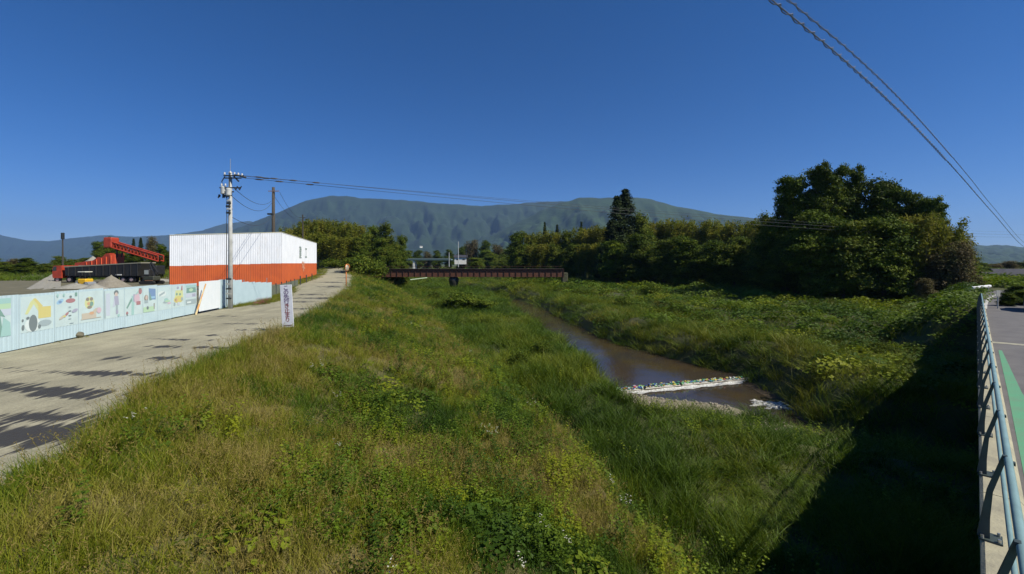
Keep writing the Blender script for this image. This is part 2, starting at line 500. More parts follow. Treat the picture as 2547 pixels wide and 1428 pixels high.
# weir: concrete sill, falling white water, coloured bits standing in for sparkle on the crest
we = empty('river_weir', (WA.x, WA.y, 0), math.atan2(WB.y - WA.y, WB.x - WA.x), label='low concrete weir with white water falling across the brown river', cat='weir')
LW = (WB - WA).length
M_conc = mat('weathered_concrete', (0.36, 0.34, 0.27), 0.85, var=.3, scale=3, bump=.01, bscale=30)
mb = MB(); mb.box(-1.2, LW + 1.2, -.06, .35, -.8, .03, bev=.03); mb.build('sill', mat('wet_concrete_sill', (.11, .10, .07), .4, var=.3, scale=4), we)
nx = 90; ny = 7; v = []; f = []
for i in range(nx + 1):
    x = -0.2 + (LW + 1.4) * i / nx
    for j in range(ny):
        t = j / (ny - 1)
        w = 0.28 + 0.28 * vnoise(x * 1.3, 0.5, 2)
        y = .05 - t * w
        z = 0.075 - 0.22 * min(1, t * 2.2) + 0.035 * (float(vnoise(x * 7, t * 6, 5)) - .4) * (1 if t > .2 else .3)
        v.append((x, y, z))
for i in range(nx):
    for j in range(ny - 1): f.append((i * ny + j, i * ny + j + 1, (i + 1) * ny + j + 1, (i + 1) * ny + j))
link('falling_water', mesh_np('falling_water', v, f, [M_foam], smooth=True), we)
sparkle_cols = [(0.75, 0.75, 0.7), (0.08, 0.35, 0.18), (0.6, 0.5, 0.08), (0.45, 0.08, 0.06), (0.06, 0.12, 0.4), (0.03, 0.03, 0.03), (0.2, 0.45, 0.15), (0.5, 0.25, 0.45), (0.15, 0.4, 0.42), (0.55, 0.55, 0.5)]  # mixed colours put in for the glitter of water on stones
lm = [mat('sparkle_colour_%d' % i, c, 0.3) for i, c in enumerate(sparkle_cols)]
mb = MB()
for k in range(330):
    x = LW * (0.0 + 0.93 * rnd.random()); y = .0 + rnd.random() * .45; r = 0.025 + rnd.random() * .045
    a = rnd.random() * PI; l = r * (1 + 1.3 * rnd.random()); ci = rnd.choice([0, 9, 1, 1, 6, 6, 2, 2, 3, 4, 5, 5, 5, 7, 8, 9])
    dx, dy = math.cos(a) * l, math.sin(a) * l
    mb.tube([(x - dx, y - dy, .06 + r * .4), (x - dx * .6, y - dy * .6, .06 + r * .6), (x + dx * .6, y + dy * .6, .06 + r * .6), (x + dx, y + dy, .06 + r * .5)], [r * .4, r, r * .9, r * .3], 6, ci)
tag(mb.build('sparkle_bits', lm, None, we.location, we.rotation_euler), 'line of small coloured pieces standing in for sparkling water along the weir crest', 'sparkle_bits', kind='stuff')
mb = MB()
for k in range(46):
    t = rnd.random(); p = U(1875 + 88 * t + rnd.gauss(0, 4), 1000 + 12 * t + rnd.gauss(0, 4.5), -0.14); l = .12 + .38 * rnd.random(); w = .03 + .06 * rnd.random(); a_ = rnd.gauss(-.35, .25)
    dx, dy = math.cos(a_) * l, math.sin(a_) * l; nx_, ny_ = -math.sin(a_) * w, math.cos(a_) * w; z = -.135 + .05 * rnd.random()
    mb.add([(p.x - dx, p.y - dy, -.165), (p.x - nx_, p.y - ny_, -.165), (p.x + dx, p.y + dy, -.165), (p.x + nx_, p.y + ny_, -.165), (p.x, p.y, z + .03)], [(0, 1, 4), (1, 2, 4), (2, 3, 4), (3, 0, 4)])
tag(mb.build('foam', M_foam), 'patch of white foaming rapids below the weir', 'foam', kind='stuff')
mb = MB()
M_pebble = mat('grey_pebble', (0.3, 0.27, 0.21), 0.85, var=.4, scale=5)
for k in range(900):
    Yp = 19 + rnd.random() * 7.5; w1 = float(np.interp(Yp, *R_W1)); l1 = float(np.interp(Yp, *R_L)) + .6
    X = l1 + (w1 - l1) * rnd.random(); r = .025 + .08 * rnd.random() ** 3; z = float(ground(X, Yp))
    mb.tube([(X - r, Yp, z), (X - r * .5, Yp, z + r * .4), (X + r * .5, Yp + r * .2, z + r * .35), (X + r, Yp, z)], [r * .2, r * .8, r * .7, r * .2], 6)
tag(mb.build('pebbles', M_pebble), 'tan pebbles scattered on the gravel bank below the weir', 'pebbles', kind='stuff')

# ------------------------------------------------------------------ mountains
def ridge(name, prof, Y0, depth, base_z, seed, m, top_n=6, rows=44):
    """prof: skyline pixels; a real range: crest at Y0, slopes falling to the front and back with spurs"""
    px = np.arange(prof[0][0], prof[-1][0] + 1, 3.5)
    py = np.interp(px, [p[0] for p in prof], [p[1] for p in prof])
    X = (px - CX) / F * Y0; H = CZ + (HY - py) / F * Y0
    H = H + (fbm(X / 90, X * 0, seed, 4) - .5) * 18
    V_ = []
    ts = np.concatenate([np.linspace(-1, 0, rows), np.linspace(0.1, 1, 8)])
    for t in ts:
        Y = Y0 + t * depth
        a = abs(t)
        sp = np.clip(1 - np.abs(fbm(X / 260 + t * 1.6, t * 3.0 + X * 0, seed + 5, 4) - .5) * 5, 0, 1)
        h = base_z + (H - base_z) * (1 - a) ** 1.15 * (1 - 0.32 * sp * min(1, a * 3))
        sc = 1 + t * depth / Y0 * (0.6 if t < 0 else 0)
        V_.append(np.stack([X * sc, np.full_like(X, Y) + 0 * X, h + (fbm(X / 75, Y / 75 + 0 * X, seed + 9, 4) - .5) * 60 * min(1, a * 6)], 1))
    v = np.concatenate(V_); c = len(px); r = len(ts)
    i = (np.arange(r - 1)[:, None] * c + np.arange(c - 1)[None, :]).ravel()
    return tag(link(name, mesh_np(name, v, np.stack([i, i + 1, i + c + 1, i + c], 1), [m], smooth=True)), kind='structure')


M_mtn = mat('forested_mountain', (0.017, 0.038, 0.010), 0.95, col2=(0.007, 0.019, 0.007), scale=0.009, detail=12, bump=5.0, bscale=0.03)
ridge('mountain', [(-260, 600), (-60, 560), (0, 585), (60, 597), (120, 600), (200, 590), (260, 585), (330, 589), (420, 585), (500, 574), (560, 556), (620, 550), (660, 560), (760, 590), (900, 640)], 9000, 2500, 0, 21, M_mtn)
ridge('mountain', [(430, 640), (520, 592), (600, 564), (640, 548), (700, 525), (760, 499), (820, 487), (860, 488), (900, 493), (1000, 498), (1060, 503), (1140, 509), (1200, 513), (1290, 506), (1350, 502), (1440, 500), (1560, 520), (1700, 560)], 5600, 2200, 0, 3, M_mtn)
M_mtn2 = mat('nearer_forested_mountain', (0.026, 0.056, 0.012), 0.95, col2=(0.010, 0.026, 0.008), scale=0.011, detail=12, bump=5.0, bscale=0.03)
ridge('mountain', [(1050, 640), (1140, 622), (1210, 592), (1290, 552), (1350, 522), (1400, 503), (1440, 493), (1500, 492), (1560, 490), (1620, 496), (1680, 512), (1740, 525), (1800, 535), (1870, 543), (1900, 541), (2000, 560), (2200, 590), (2390, 602), (2440, 611), (2500, 609), (2547, 616), (2750, 600)], 4000, 1700, 0, 8, M_mtn2)

# haze
HZ = 2.9e-4
hm = bpy.data.materials.new('haze'); hm.use_nodes = True
nt = hm.node_tree
for n_ in list(nt.nodes):
    if n_.type == 'BSDF_PRINCIPLED': nt.nodes.remove(n_)
pv = nt.nodes.new('ShaderNodeVolumePrincipled'); pv.inputs['Density'].default_value = 0.65e-4
pv.inputs['Color'].default_value = (0.36, 0.60, 1.0, 1); pv.inputs['Anisotropy'].default_value = 0.1
nt.links.new(pv.outputs[0], nt.nodes['Material Output'].inputs['Volume'])
mb = MB(); mb.box(-14000, 14000, -400, 12500, -2.2, 1150)
tag(mb.build('haze', hm), 'thin pale blue haze in front of the mountains', 'haze', kind='stuff')

# ------------------------------------------------------------------ road bridge under the camera
M_asph = mat('grey_asphalt', (0.15, 0.145, 0.14), 0.85, col2=(0.105, 0.1, 0.1), scale=1.2, detail=9, bump=.004, bscale=90)
M_kerb = mat('beige_concrete_kerb', (0.42, 0.39, 0.26), 0.85, col2=(0.27, 0.25, 0.18), scale=2.5, detail=8, bump=.006, bscale=40)
M_girder = mat('dark_bridge_girder', (0.09, 0.10, 0.09), 0.8, var=.3, scale=2)
M_aqua = mat('aqua_painted_steel', (0.19, 0.30, 0.295), 0.4, var=.15, scale=4, metal=.0)
M_postp = mat('shaded_post_paint', (0.05, 0.07, 0.065), 0.5, var=.3, scale=6)  # shaded side of the posts put into one dark teal colour
M_greenp = mat('green_shoulder_paint', (0.09, 0.31, 0.17), 0.8, col2=(0.12, 0.26, 0.16), scale=3)
M_whitep = mat('worn_white_line', (0.6, 0.6, 0.56), 0.8, col2=(0.36, 0.36, 0.34), scale=6)
M_cream = mat('cream_joint_line', (0.42, 0.40, 0.28), 0.8, col2=(0.26, 0.25, 0.2), scale=5)


def bq(name, pts, z, m, t=0.0, parent=None, label=None, cat=None, kind=None):
    """flat polygon in bridge coordinates (s, d) with thickness t below z"""
    mb = MB(); n = len(pts)
    v = [BP(s, d, z) for s, d in pts] + [BP(s, d, z - max(t, .003)) for s, d in pts]
    f = [tuple(range(n)), tuple(range(2 * n - 1, n - 1, -1))] + [(k, n + k, n + (k + 1) % n, (k + 1) % n) for k in range(n)]
    mb.add(v, f)
    o = mb.build(name, m, parent); tag(o, label, cat, kind=kind); return o


br = empty('road_bridge', BP(-14, 4, 0), 0, label='concrete road bridge deck with beige kerb running off to the right', cat='bridge')
br.location = (0, 0, 0)
bq('deck', [(-16, 0.12), (44, 0.12), (44, 8.6), (-16, 8.6)], 4.985, M_asph, .35, br)
mb = MB()
for s0 in np.arange(-16, 44, 4.0):
    v = [BP(s, d, z) for s in (s0 + .008, s0 + 3.992) for d, z in ((0.03, 4.5), (0.03, 5.10), (0.06, 5.13), (0.36, 5.13), (0.40, 5.08), (0.40, 4.6))]
    k = MB(); k.add(v, [(0, 1, 7, 6), (1, 2, 8, 7), (2, 3, 9, 8), (3, 4, 10, 9), (4, 5, 11, 10), (5, 0, 6, 11), (5, 4, 3, 2, 1, 0), (6, 7, 8, 9, 10, 11)])
    k.build('kerb', M_kerb, br)
for d in (0.55, 2.4, 4.3, 6.2, 8.0):
    bq('girder', [(-16, d), (44, d), (44, d + .5), (-16, d + .5)], 4.63, M_girder, 1.1, br)
bq('abutment', [(43.6, .2), (45.4, .2), (45.4, 8.4), (43.6, 8.4)], 4.9, M_conc, 4.2, br)
bq('expansion_joint', [(24.4, .42), (24.8, .42), (25.3, 8.5), (24.9, 8.5)], 4.989, M_cream, 0, br)
bq('green_shoulder', [(-10, .45), (8, .45), (15.5, .50), (22.5, .52), (22.5, .60), (15.5, .72), (12, .90), (8, 1.5), (-10, 3)], 4.989, M_greenp, 0, br)
# guard rail
gr = empty('guard_rail', (0, 0, 0), 0, label='aqua pipe guard rail on dark brackets along the bridge kerb', cat='guard rail')
for (d, z, r) in ((.22, 6.0, .031), (.20, 5.62, .019)):
    mb = MB()
    mb.tube([BP(s, d, z) for s in np.arange(-15.5, 43.6, 1.97)], r, 12); mb.build('rail_pipe', M_aqua, gr, smooth=True)
post_me = None
for k in range(30):
    s = -15.2 + 2.0 * k - .1
    if post_me is None:
        mb = MB()   # local x along the bridge, -y towards the river
        mb.box(-.10, .10, -.085, .085, 0, .018)
        sec = [(-.05, .045, .055, .018), (-.035, .032, .04, .22), (-.005, .022, .03, .5), (.10, .018, .026, .90)]
        v = []
        for yc, hy, hx, z in sec: v += [(-hx, yc - hy, z), (hx, yc - hy, z), (hx, yc + hy, z), (-hx, yc + hy, z)]
        f = [(4 * r + k, 4 * r + (k + 1) % 4, 4 * r + 4 + (k + 1) % 4, 4 * r + 4 + k) for r in range(3) for k in range(4)] + [(3, 2, 1, 0), (12, 13, 14, 15)]
        mb.add(v, f)
        mb.box(-.03, .03, .08, .17, .82, .85)
        for x in (-.075, .075):
            for y in (-.06, .06): mb.tube([(x, y, .018), (x, y, .05)], .014, 6, 1)
        o = mb.build('post', [M_postp, mat('galvanised_bolt', (.5, .5, .48), .3, .8)], gr); post_me = o.data
    else: o = link('post', post_me, gr)
    p = BP(s, .10, 5.13); o.location = p; o.rotation_euler = (0, 0, math.atan2(DU[1], DU[0])); o.scale = (1, -1, 1)

# road beyond the bridge, bending right
EDGE = [(44, 0.25)]
def Zp(px, py, z=5.0): return U(px, py, z)
left = [BP(44, .12, 0), Zp(2434, 742), Zp(2437, 733), Zp(2442, 727), Zp(2470, 723.5), Zp(2500, 721.5), Zp(2560, 719.5), Zp(2700, 717)]
right = [BP(44, 9, 0), BP(46, 10, 0), BP(48, 12, 0), BP(50, 14, 0), BP(50, 20, 0), BP(51, 26, 0), BP(52, 32, 0), BP(54, 40, 0)]
v = [(p.x, p.y, 4.99) for p in left] + [(p.x, p.y, 4.99) for p in right]
n = len(left)
v += [(a, b_, 4.7) for a, b_, c_ in v[:]]
f = [(k, k + 1, n + k + 1, n + k) for k in range(n - 1)] + [(k + 1, k, 2 * n + k, 2 * n + k + 1) for k in range(n - 1)]
f = [tuple(reversed(q)) for q in f]
tag(link('asphalt_road', mesh_np('asphalt_road', v, f, [M_asph])), kind='structure')
arc = [Zp(2450, 768), Zp(2451.5, 758), Zp(2454, 750), Zp(2459, 743), Zp(2468, 737), Zp(2483, 731.5), Zp(2505, 728), Zp(2547, 725), Zp(2650, 722)]
v = []
for i, p in enumerate(arc):
    t = (arc[min(i + 1, len(arc) - 1)] - arc[max(0, i - 1)]).normalized(); n_ = Vector((-t.y, t.x, 0)) * .09
    v += [(p + n_)[:2] + (4.998,), (p - n_)[:2] + (4.998,)]
tag(link('road_line', mesh_np('road_line', v, [(2 * i, 2 * i + 1, 2 * i + 3, 2 * i + 2) for i in range(len(arc) - 1)], [M_whitep])), kind='structure')

# white crash barrier across the bend
cb = empty('crash_barrier', (0, 0, 0), label='white crash barrier around the far bend of the road', cat='barrier')
pts = [Zp(2417, 730), Zp(2428, 728.5), Zp(2440, 727), Zp(2452, 725.6), Zp(2462, 724.5)]
mb = MB(); mb.tube([(p.x, p.y, 5.55) for p in pts], .15, 8); mb.build('beam', mat('white_beam', (.75, .75, .72), .4), cb)
for p in pts:
    mb = MB(); mb.tube([(p.x, p.y + .18, 4.5), (p.x, p.y + .18, 5.6)], .06, 8); mb.build('post', mat('grey_post', (.4, .4, .4), .5), cb)

# ------------------------------------------------------------------ painted site fence along the levee road
FA = Vector((-14.87 - .15 * 10.6, 10.6, 0)); FD = Vector((-.15, 1, 0)).normalized()
M_fence = mat('pale_blue_fence_sheet', (0.50, 0.64, 0.68), 0.5, col2=(0.44, 0.58, 0.63), scale=1.5, detail=6, bump=.002, bscale=20)
M_fence_w = mat('bright_white_fence_sheet', (0.78, 0.83, 0.84), 0.45, col2=(0.72, 0.78, 0.8), scale=1.5)
M_paper = mat('poster_paper', (0.53, 0.66, 0.66), 0.6, var=.08, scale=2)
M_steelp = mat('galvanised_pipe', (0.45, 0.47, 0.47), 0.4, metal=.6)
fence = empty('site_fence', (FA.x, FA.y, 0), math.atan2(FD.y, FD.x), label='pale blue corrugated site fence hung with children\'s drawings beside the gravel road', cat='fence')


def along(Y): return (Y - FA.y) / FD.y


def corr(w, h, pitch=.16, dep=.006, lean=0.0):
    """corrugated sheet, front towards -y, with its own thickness"""
    n = max(2, round(w / pitch)); p = w / n; xs_ = []
    for k in range(n):
        x = k * p; xs_ += [(x, 0), (x + p * .45, 0), (x + p * .58, dep), (x + p * .86, dep)]
    xs_.append((w, 0))
    v = []; f = []
    for x, y in xs_: v += [(x, y, 0), (x, y + lean, h), (x, y + .006, 0), (x, y + .006 + lean, h)]
    for k in range(len(xs_) - 1):
        a = 4 * k; f += [(a, a + 4, a + 5, a + 1), (a + 2, a + 3, a + 7, a + 6), (a + 1, a + 5, a + 7, a + 3)]
    return v, f


pc = {k: mat('print_' + k, tuple(v * .72 + p * .28 for v, p in zip(c, (.56, .67, .66))), .6) for k, c in dict(yellow=(.62, .50, .04), ltyellow=(.6, .62, .2), dark=(.03, .045, .06), grey=(.25, .33, .36), white=(.68, .76, .74), green=(.06, .22, .16),
      ltgreen=(.38, .6, .33), teal=(.25, .5, .46), blue=(.05, .16, .42), ltblue=(.22, .46, .68), red=(.33, .03, .05), pink=(.6, .38, .46), purple=(.3, .28, .42), lilac=(.5, .55, .66),
      brown=(.16, .09, .04), tan=(.5, .40, .28), orange=(.6, .25, .06), skin=(.58, .42, .34)).items()}
PCN = list(pc)


def ell(cx, cy, rx, ry, n=14, rot=0):
    return [(cx + rx * math.cos(t) * math.cos(rot) - ry * math.sin(t) * math.sin(rot), cy + rx * math.cos(t) * math.sin(rot) + ry * math.sin(t) * math.cos(rot)) for t in [2 * PI * k / n for k in range(n)]]


def rect(a, b_, c_, d_): return [(a, b_), (c_, b_), (c_, d_), (a, d_)]


# drawings in unit poster coordinates (x 0..1, y 0..1)
DRAW = [
    [('ltgreen', rect(0, .72, 1, .86)), ('teal', rect(0, .86, 1, 1)), ('lilac', rect(0, .55, 1, .72)), ('green', [(.55, .0), (.8, .0), (.72, .55), (.85, .5), (.68, .78), (.58, .5)]), ('teal', [(.72, 0), (1, 0), (.98, .35), (.8, .5)]), ('ltblue', rect(0, .05, .35, .42)), ('dark', ell(.15, .62, .2, .08)), ('skin', ell(.15, .52, .14, .1)), ('blue', rect(.02, .0, .28, .1))],
    [('ltyellow', [(.28, .85), (.4, .95), (.62, .62), (.52, .56), (.38, .78), (.2, .5), (.12, .52)]), ('yellow', rect(.52, .35, .92, .68)), ('yellow', [(.55, .62), (.5, .75), (.36, .92), (.44, .94), (.66, .7)]), ('white', ell(.35, .2, .24, .2)), ('dark', ell(.36, .24, .13, .24)), ('grey', ell(.72, .2, .22, .09)), ('dark', ell(.55, .12, .05, .06)), ('dark', ell(.06, .15, .04, .08)), ('dark', ell(.05, .35, .03, .04)), ('dark', ell(.2, .4, .05, .04))],
    [('ltblue', ell(.2, .76, .16, .07, rot=.3)), ('blue', ell(.2, .75, .07, .04)), ('red', ell(.66, .76, .22, .07)), ('dark', ell(.66, .88, .06, .04)), ('green', rect(.85, .88, .96, 1)), ('grey', ell(.62, .56, .06, .03)), ('dark', ell(.62, .44, .07, .02)), ('dark', ell(.62, .3, .07, .02)), ('grey', ell(.62, .2, .07, .02)), ('red', ell(.48, .36, .1, .04, rot=.5)), ('tan', ell(.28, .28, .14, .04, rot=.4)), ('yellow', ell(.38, .3, .06, .03)), ('purple', ell(.84, .44, .14, .05, rot=.2)), ('grey', rect(.6, .05, .78, .07)), ('teal', ell(.35, .95, .04, .05)), ('teal', ell(.08, .95, .04, .05))],
    [('ltyellow', ell(.42, .62, .2, .2)), ('brown', ell(.34, .74, .07, .06)), ('brown', ell(.5, .74, .07, .06)), ('green', ell(.5, .58, .08, .08)), ('orange', ell(.38, .6, .06, .05)), ('brown', ell(.42, .48, .1, .05)), ('tan', rect(.1, .12, .7, .3)), ('tan', ell(.65, .34, .16, .06, rot=.5)), ('orange', ell(.5, .28, .1, .05)), ('pink', ell(.82, .34, .1, .1)), ('tan', rect(.06, .1, .9, .12))],
    [('grey', [(0, .02), (.09, .02), (.05, 1), (0, 1)]), ('lilac', rect(.1, .1, .3, .9)), ('dark', ell(.6, .9, .12, .1)), ('skin', ell(.6, .84, .08, .08)), ('purple', [(.48, .45), (.74, .45), (.7, .78), (.5, .78)]), ('lilac', [(.42, .4), (.5, .72), (.54, .4)]), ('grey', rect(.58, .12, .68, .46)), ('purple', ell(.64, .2, .06, .08)), ('teal', ell(.72, .06, .06, .05))],
    [('teal', [(.36, .0), (.5, .0), (.54, .7), (.38, .74)]), ('green', [(.08, .3), (.14, .26), (.4, .55), (.36, .66)]), ('purple', rect(.46, .5, .58, .78)), ('pink', ell(.68, .62, .16, .2)), ('red', rect(.64, .36, .88, .5)), ('red', ell(.86, .88, .1, .12)), ('brown', ell(.86, .98, .08, .04)), ('teal', [(.6, .8), (.72, .9), (.74, .84), (.62, .74)]), ('red', ell(.12, .1, .06, .06)), ('dark', rect(.1, 0, .15, .08))],
    [('blue', [(.42, .5), (.9, .48), (.88, .92), (.38, .96)]), ('ltblue', rect(.5, .54, .84, .62)), ('green', [(.44, .46), (.62, .48), (.42, .86)]), ('brown', ell(.2, .58, .14, .13)), ('skin', ell(.22, .6, .08, .09)), ('grey', rect(.08, .38, .32, .5)), ('ltgreen', rect(.0, .02, .8, .22)), ('dark', ell(.3, .18, .08, .07)), ('brown', rect(.74, .1, .8, .34))],
    [('grey', [(.12, .6), (.5, .72), (.48, .8), (.1, .68)]), ('white', ell(.3, .7, .3, .12)), ('grey', [(.12, .6), (.5, .72), (.48, .8), (.1, .68)]), ('teal', ell(.6, .42, .16, .08)), ('grey', ell(.55, .32, .18, .05)), ('pink', ell(.82, .26, .14, .04)), ('ltgreen', ell(.7, .36, .2, .04))],
    [('ltyellow', [(.18, .3), (.9, .3), (.84, .78), (.26, .8)]), ('yellow', ell(.5, .36, .38, .16)), ('green', ell(.36, .62, .07, .06)), ('green', ell(.62, .6, .07, .06)), ('brown', ell(.3, .36, .08, .06)), ('orange', ell(.34, .34, .06, .07)), ('grey', rect(.7, .3, .86, .44)), ('red', [(.68, .78), (.82, .78), (.8, 1), (.74, 1.02)]), ('purple', ell(.44, .92, .08, .06)), ('grey', rect(.12, .1, .24, .24)), ('lilac', rect(.4, .1, .6, .24))],
    [('teal', rect(.05, .9, .98, 1)), ('green', [(.1, .62), (.95, .62), (.92, .88), (.12, .88)]), ('ltgreen', ell(.5, .76, .18, .08)), ('lilac', rect(.05, .4, .95, .6)), ('grey', rect(.05, .05, .95, .3)), ('purple', rect(.6, .42, .9, .56)), ('white', rect(.15, .12, .5, .2))],
]
# (Y start, drawing index); panels between posts
PAN = [(10.6, 3, 'blank'), (12.0, 8, 'blank'), (13.1, 0, ''), (14.9, 1, ''), (16.25, 2, ''), (17.3, 3, ''), (18.55, 4, ''), (19.75, 5, ''), (20.95, 6, ''), (22.0, 7, ''), (23.15, 8, ''), (24.3, 9, ''), (25.45, None, '')]
for i in range(len(PAN) - 1):
    y0, di, fl = PAN[i]; y1 = PAN[i + 1][0]
    a = along(y0); w = along(y1) - a - .012
    top = 6.93 - .1 * (y0 - 14.2) / 11 + rnd.uniform(-.025, .035); z0 = float(ground(FA.x + FD.x * a, y0)) + .04 + rnd.uniform(-.02, .02)
    v, f = corr(w, top - z0)
    mb = MB(); mb.add([(x + a, y, z + z0) for x, y, z in v], f)
    p = mb.build('panel', M_fence, fence)
    # drawings on the sheet
    pw = min(w - .04, 1.25); x0 = a + (w - pw) / 2; zb = z0 + .52; ph = top - zb - .09
    mb = MB(); mb.add([(x0, -.004, zb), (x0 + pw, -.004, zb), (x0 + pw, -.004, zb + ph), (x0, -.004, zb + ph), (x0, 0.0, zb), (x0 + pw, 0.0, zb), (x0 + pw, 0, zb + ph), (x0, 0, zb + ph)],
                   [(0, 1, 2, 3), (0, 4, 5, 1), (3, 2, 6, 7), (1, 5, 6, 2), (4, 0, 3, 7)], len(PCN))
    for j, (cn, poly) in enumerate(DRAW[di]):
        poly = [(min(1, max(0, u_)), min(1, max(0, q))) for u_, q in poly]
        mb.add([(x0 + u_ * pw, -.006 - .0012 * j, zb + q * ph) for u_, q in poly], [tuple(range(len(poly)))], PCN.index(cn))
    mb.build('poster', [pc[k] for k in PCN] + [M_paper], p)
for y0 in [q[0] for q in PAN] + [27.95, 31.5, 35.5]:
    a = along(y0)
    mb = MB(); mb.tube([(a, .07, 4.7), (a, .07, 6.8)], .024, 8); mb.tube([(a, .07, 6.3), (a, .9, 5.0)], .02, 6); mb.build('post', M_steelp, fence)
mb = MB()
for z in (5.5, 6.45): mb.tube([(along(10.6), .045, z), (along(27.9), .045, z)], .02, 6)
mb.build('rail', M_steelp, fence)
# bright panel and the lower run after it
a0, a1 = along(25.45), along(27.85)
mb = MB(); v, f = corr(a1 - a0, 1.78, .4, .003); mb.add([(x + a0, y - .12, z + 5.13) for x, y, z in v], f); tag(mb.build('panel', M_fence_w, fence), label='bright plain white fence panel without a drawing')
yy = 27.9
k = 0
while yy < 35.4:
    w = 1.05; top = 6.93 - .055 * (yy - 27.9) - (0.12 if yy > 30.6 else 0)
    z0 = 5.03; v, f = corr(along(yy + w) - along(yy) - .01, top - z0)
    mb = MB(); mb.add([(x + along(yy), y, z + z0) for x, y, z in v], f); mb.build('panel', M_fence, fence); yy += w
# leaning striped stick
p0 = U(487, 783, 5.0); p1 = V(512, 706, 25.6)
mb = MB(); q0 = p0; d = (p1 - p0)
for k in range(6): mb.tube([p0 + d * (k / 6), p0 + d * ((k + 1) / 6)], .05 if k < 3 else .035, 8, k % 2)
tag(mb.build('marker_pole', [mat('cream_paint', (.7, .55, .3), .5), mat('pale_orange_paint', (.72, .38, .14), .5)]), 'cream and orange marker pole leaning on the bright white fence panel', 'marker pole')

# ------------------------------------------------------------------ tall white and orange barrier
M_bw = bpy.data.materials.new('white_barrier_paint'); M_bo = bpy.data.materials.new('orange_barrier_paint')
for m, c1, c2, c3 in ((M_bw, (.84, .87, .90), (.76, .80, .84), (.45, .38, .28)), (M_bo, (.60, .125, .028), (.50, .10, .03), (.25, .10, .05))):
    m.use_nodes = True; nt = m.node_tree; N = nt.nodes; L = nt.links; b = N['Principled BSDF']; b.inputs['Roughness'].default_value = .55
    tc = N.new('ShaderNodeTexCoord'); P = tc.outputs['Object']
    mp = N.new('ShaderNodeMapping'); mp.inputs['Scale'].default_value = (4, 4, .35); L.new(P, mp.inputs[0])
    c = ramp(noise(P, .6, 6), .35, c1, .65, c2)
    st = ramp(noise(mp.outputs[0], 1.6, 5, .7), .55, (0, 0, 0), .76, (1, 1, 1))
    c = mixc(math_('MULTIPLY', st, .4), c, c3)
    L.new(c, b.inputs['Base Color'])
bar = empty('sheet_barrier', (0, 0, 0), label='tall white corrugated barrier with an orange lower band beside the road', cat='barrier')
C0, C1, C2 = Vector((-41.06, 51.5, 0)), Vector((-30.6, 57, 0)), Vector((-40.5, 89, 0))
def bar_run(A, B, n, zf):
    D = (B - A); Lg = D.length; D.normalize(); ang = math.atan2(D.y, D.x)
    for k in range(n):
        t0, t1 = k / n, (k + 1) / n; w = Lg / n - .01
        z0, zs, zt = zf((t0 + t1) / 2)
        P0 = A + D * (Lg * t0)
        for nm, za, zb, m in (('upper_panel', zs + .004, zt, M_bw), ('lower_panel', z0, zs, M_bo)):
            v, f = corr(w, zb - za, .2, .022)
            M = Matrix.Translation((P0.x, P0.y, za)) @ Matrix.Rotation(ang, 4, 'Z')
            mb = MB(); mb.add([M @ Vector(p) for p in v], f); mb.build(nm, m, bar)
    for k in range(0 if A.x < -40.9 else 2, n, 2):
        Pp = A + D * (Lg * k / n) + Vector((-D.y, D.x, 0)) * .14
        zt = zf(k / n)[2]
        mb = MB(); M = Matrix.Translation((Pp.x, Pp.y, 0)) @ Matrix.Rotation(ang, 4, 'Z'); mb.box(-.07, .07, -.07, .07, 4.9, zt - .1, M=M); mb.build('post', mat('rusty_steel', (.22, .11, .06), .8, var=.4, scale=5), bar)
bar_run(C0, C1, 10, lambda t: (5.22, 7.66 + .34 * t, 11.375 + .735 * t))
bar_run(C1, C2, 22, lambda t: (5.25 + .35 * t, 8.0, 12.11 + .06 * t))
# thin top capping
M_cap = mat('thin_cream_cap', (.62, .60, .42), .5)
mb = MB(); mb.tube([(C0.x, C0.y, 11.38), (C1.x, C1.y, 12.12), (C2.x, C2.y, 12.19)], .045, 6); mb.build('capping', M_cap, bar)



def text_mesh(s, size, m, parent, M, ext=.006, name='lettering', bold=0.0):
    cu = bpy.data.curves.new('lettering', 'FONT'); cu.body = s; cu.size = size; cu.extrude = ext; cu.offset = bold
    cu.align_x = 'CENTER'; cu.align_y = 'CENTER'; cu.resolution_u = 3
    o = bpy.data.objects.new('lettering', cu); COL.objects.link(o)
    dg = bpy.context.evaluated_depsgraph_get()
    me = bpy.data.meshes.new_from_object(o.evaluated_get(dg)); bpy.data.objects.remove(o)
    me.transform(M); me.materials.clear(); me.materials.append(m)
    return link(name, me, parent)


def face_frame(pos, right, up=Vector((0, 0, 1))):
    right = right.normalized(); n = right.cross(up).normalized()
    return Matrix(((right.x, up.x, n.x, pos.x), (right.y, up.y, n.y, pos.y), (right.z, up.z, n.z, pos.z), (0, 0, 0, 1)))


D2 = (C2 - C1).normalized(); N2 = Vector((D2.y, -D2.x, 0))
def side_pt(px, py):
    # where the pixel ray meets the side run
    k = (px - CX) / F
    t = (k * C1.y - C1.x) / (D2.x - k * D2.y)
    p = C1 + D2 * t; return Vector((p.x, p.y, CZ - (py - HY) / F * p.y)) + N2 * .03
for ch, px, py, sz in (('建', 747, 630, 2.2), ('工', 761, 631, 2.2)):
    text_mesh(ch, sz, mat('faded_green_letters', (.30, .38, .33), .6), bar, face_frame(side_pt(px, py), D2), bold=.02)
for ch, px, py, sz in (('安全', 754, 660, 1.3), ('第一', 756, 669, 1.1)):
    text_mesh(ch, sz, mat('faded_cream_letters', (.72, .36, .22), .6), bar, face_frame(side_pt(px, py), D2), bold=.02)

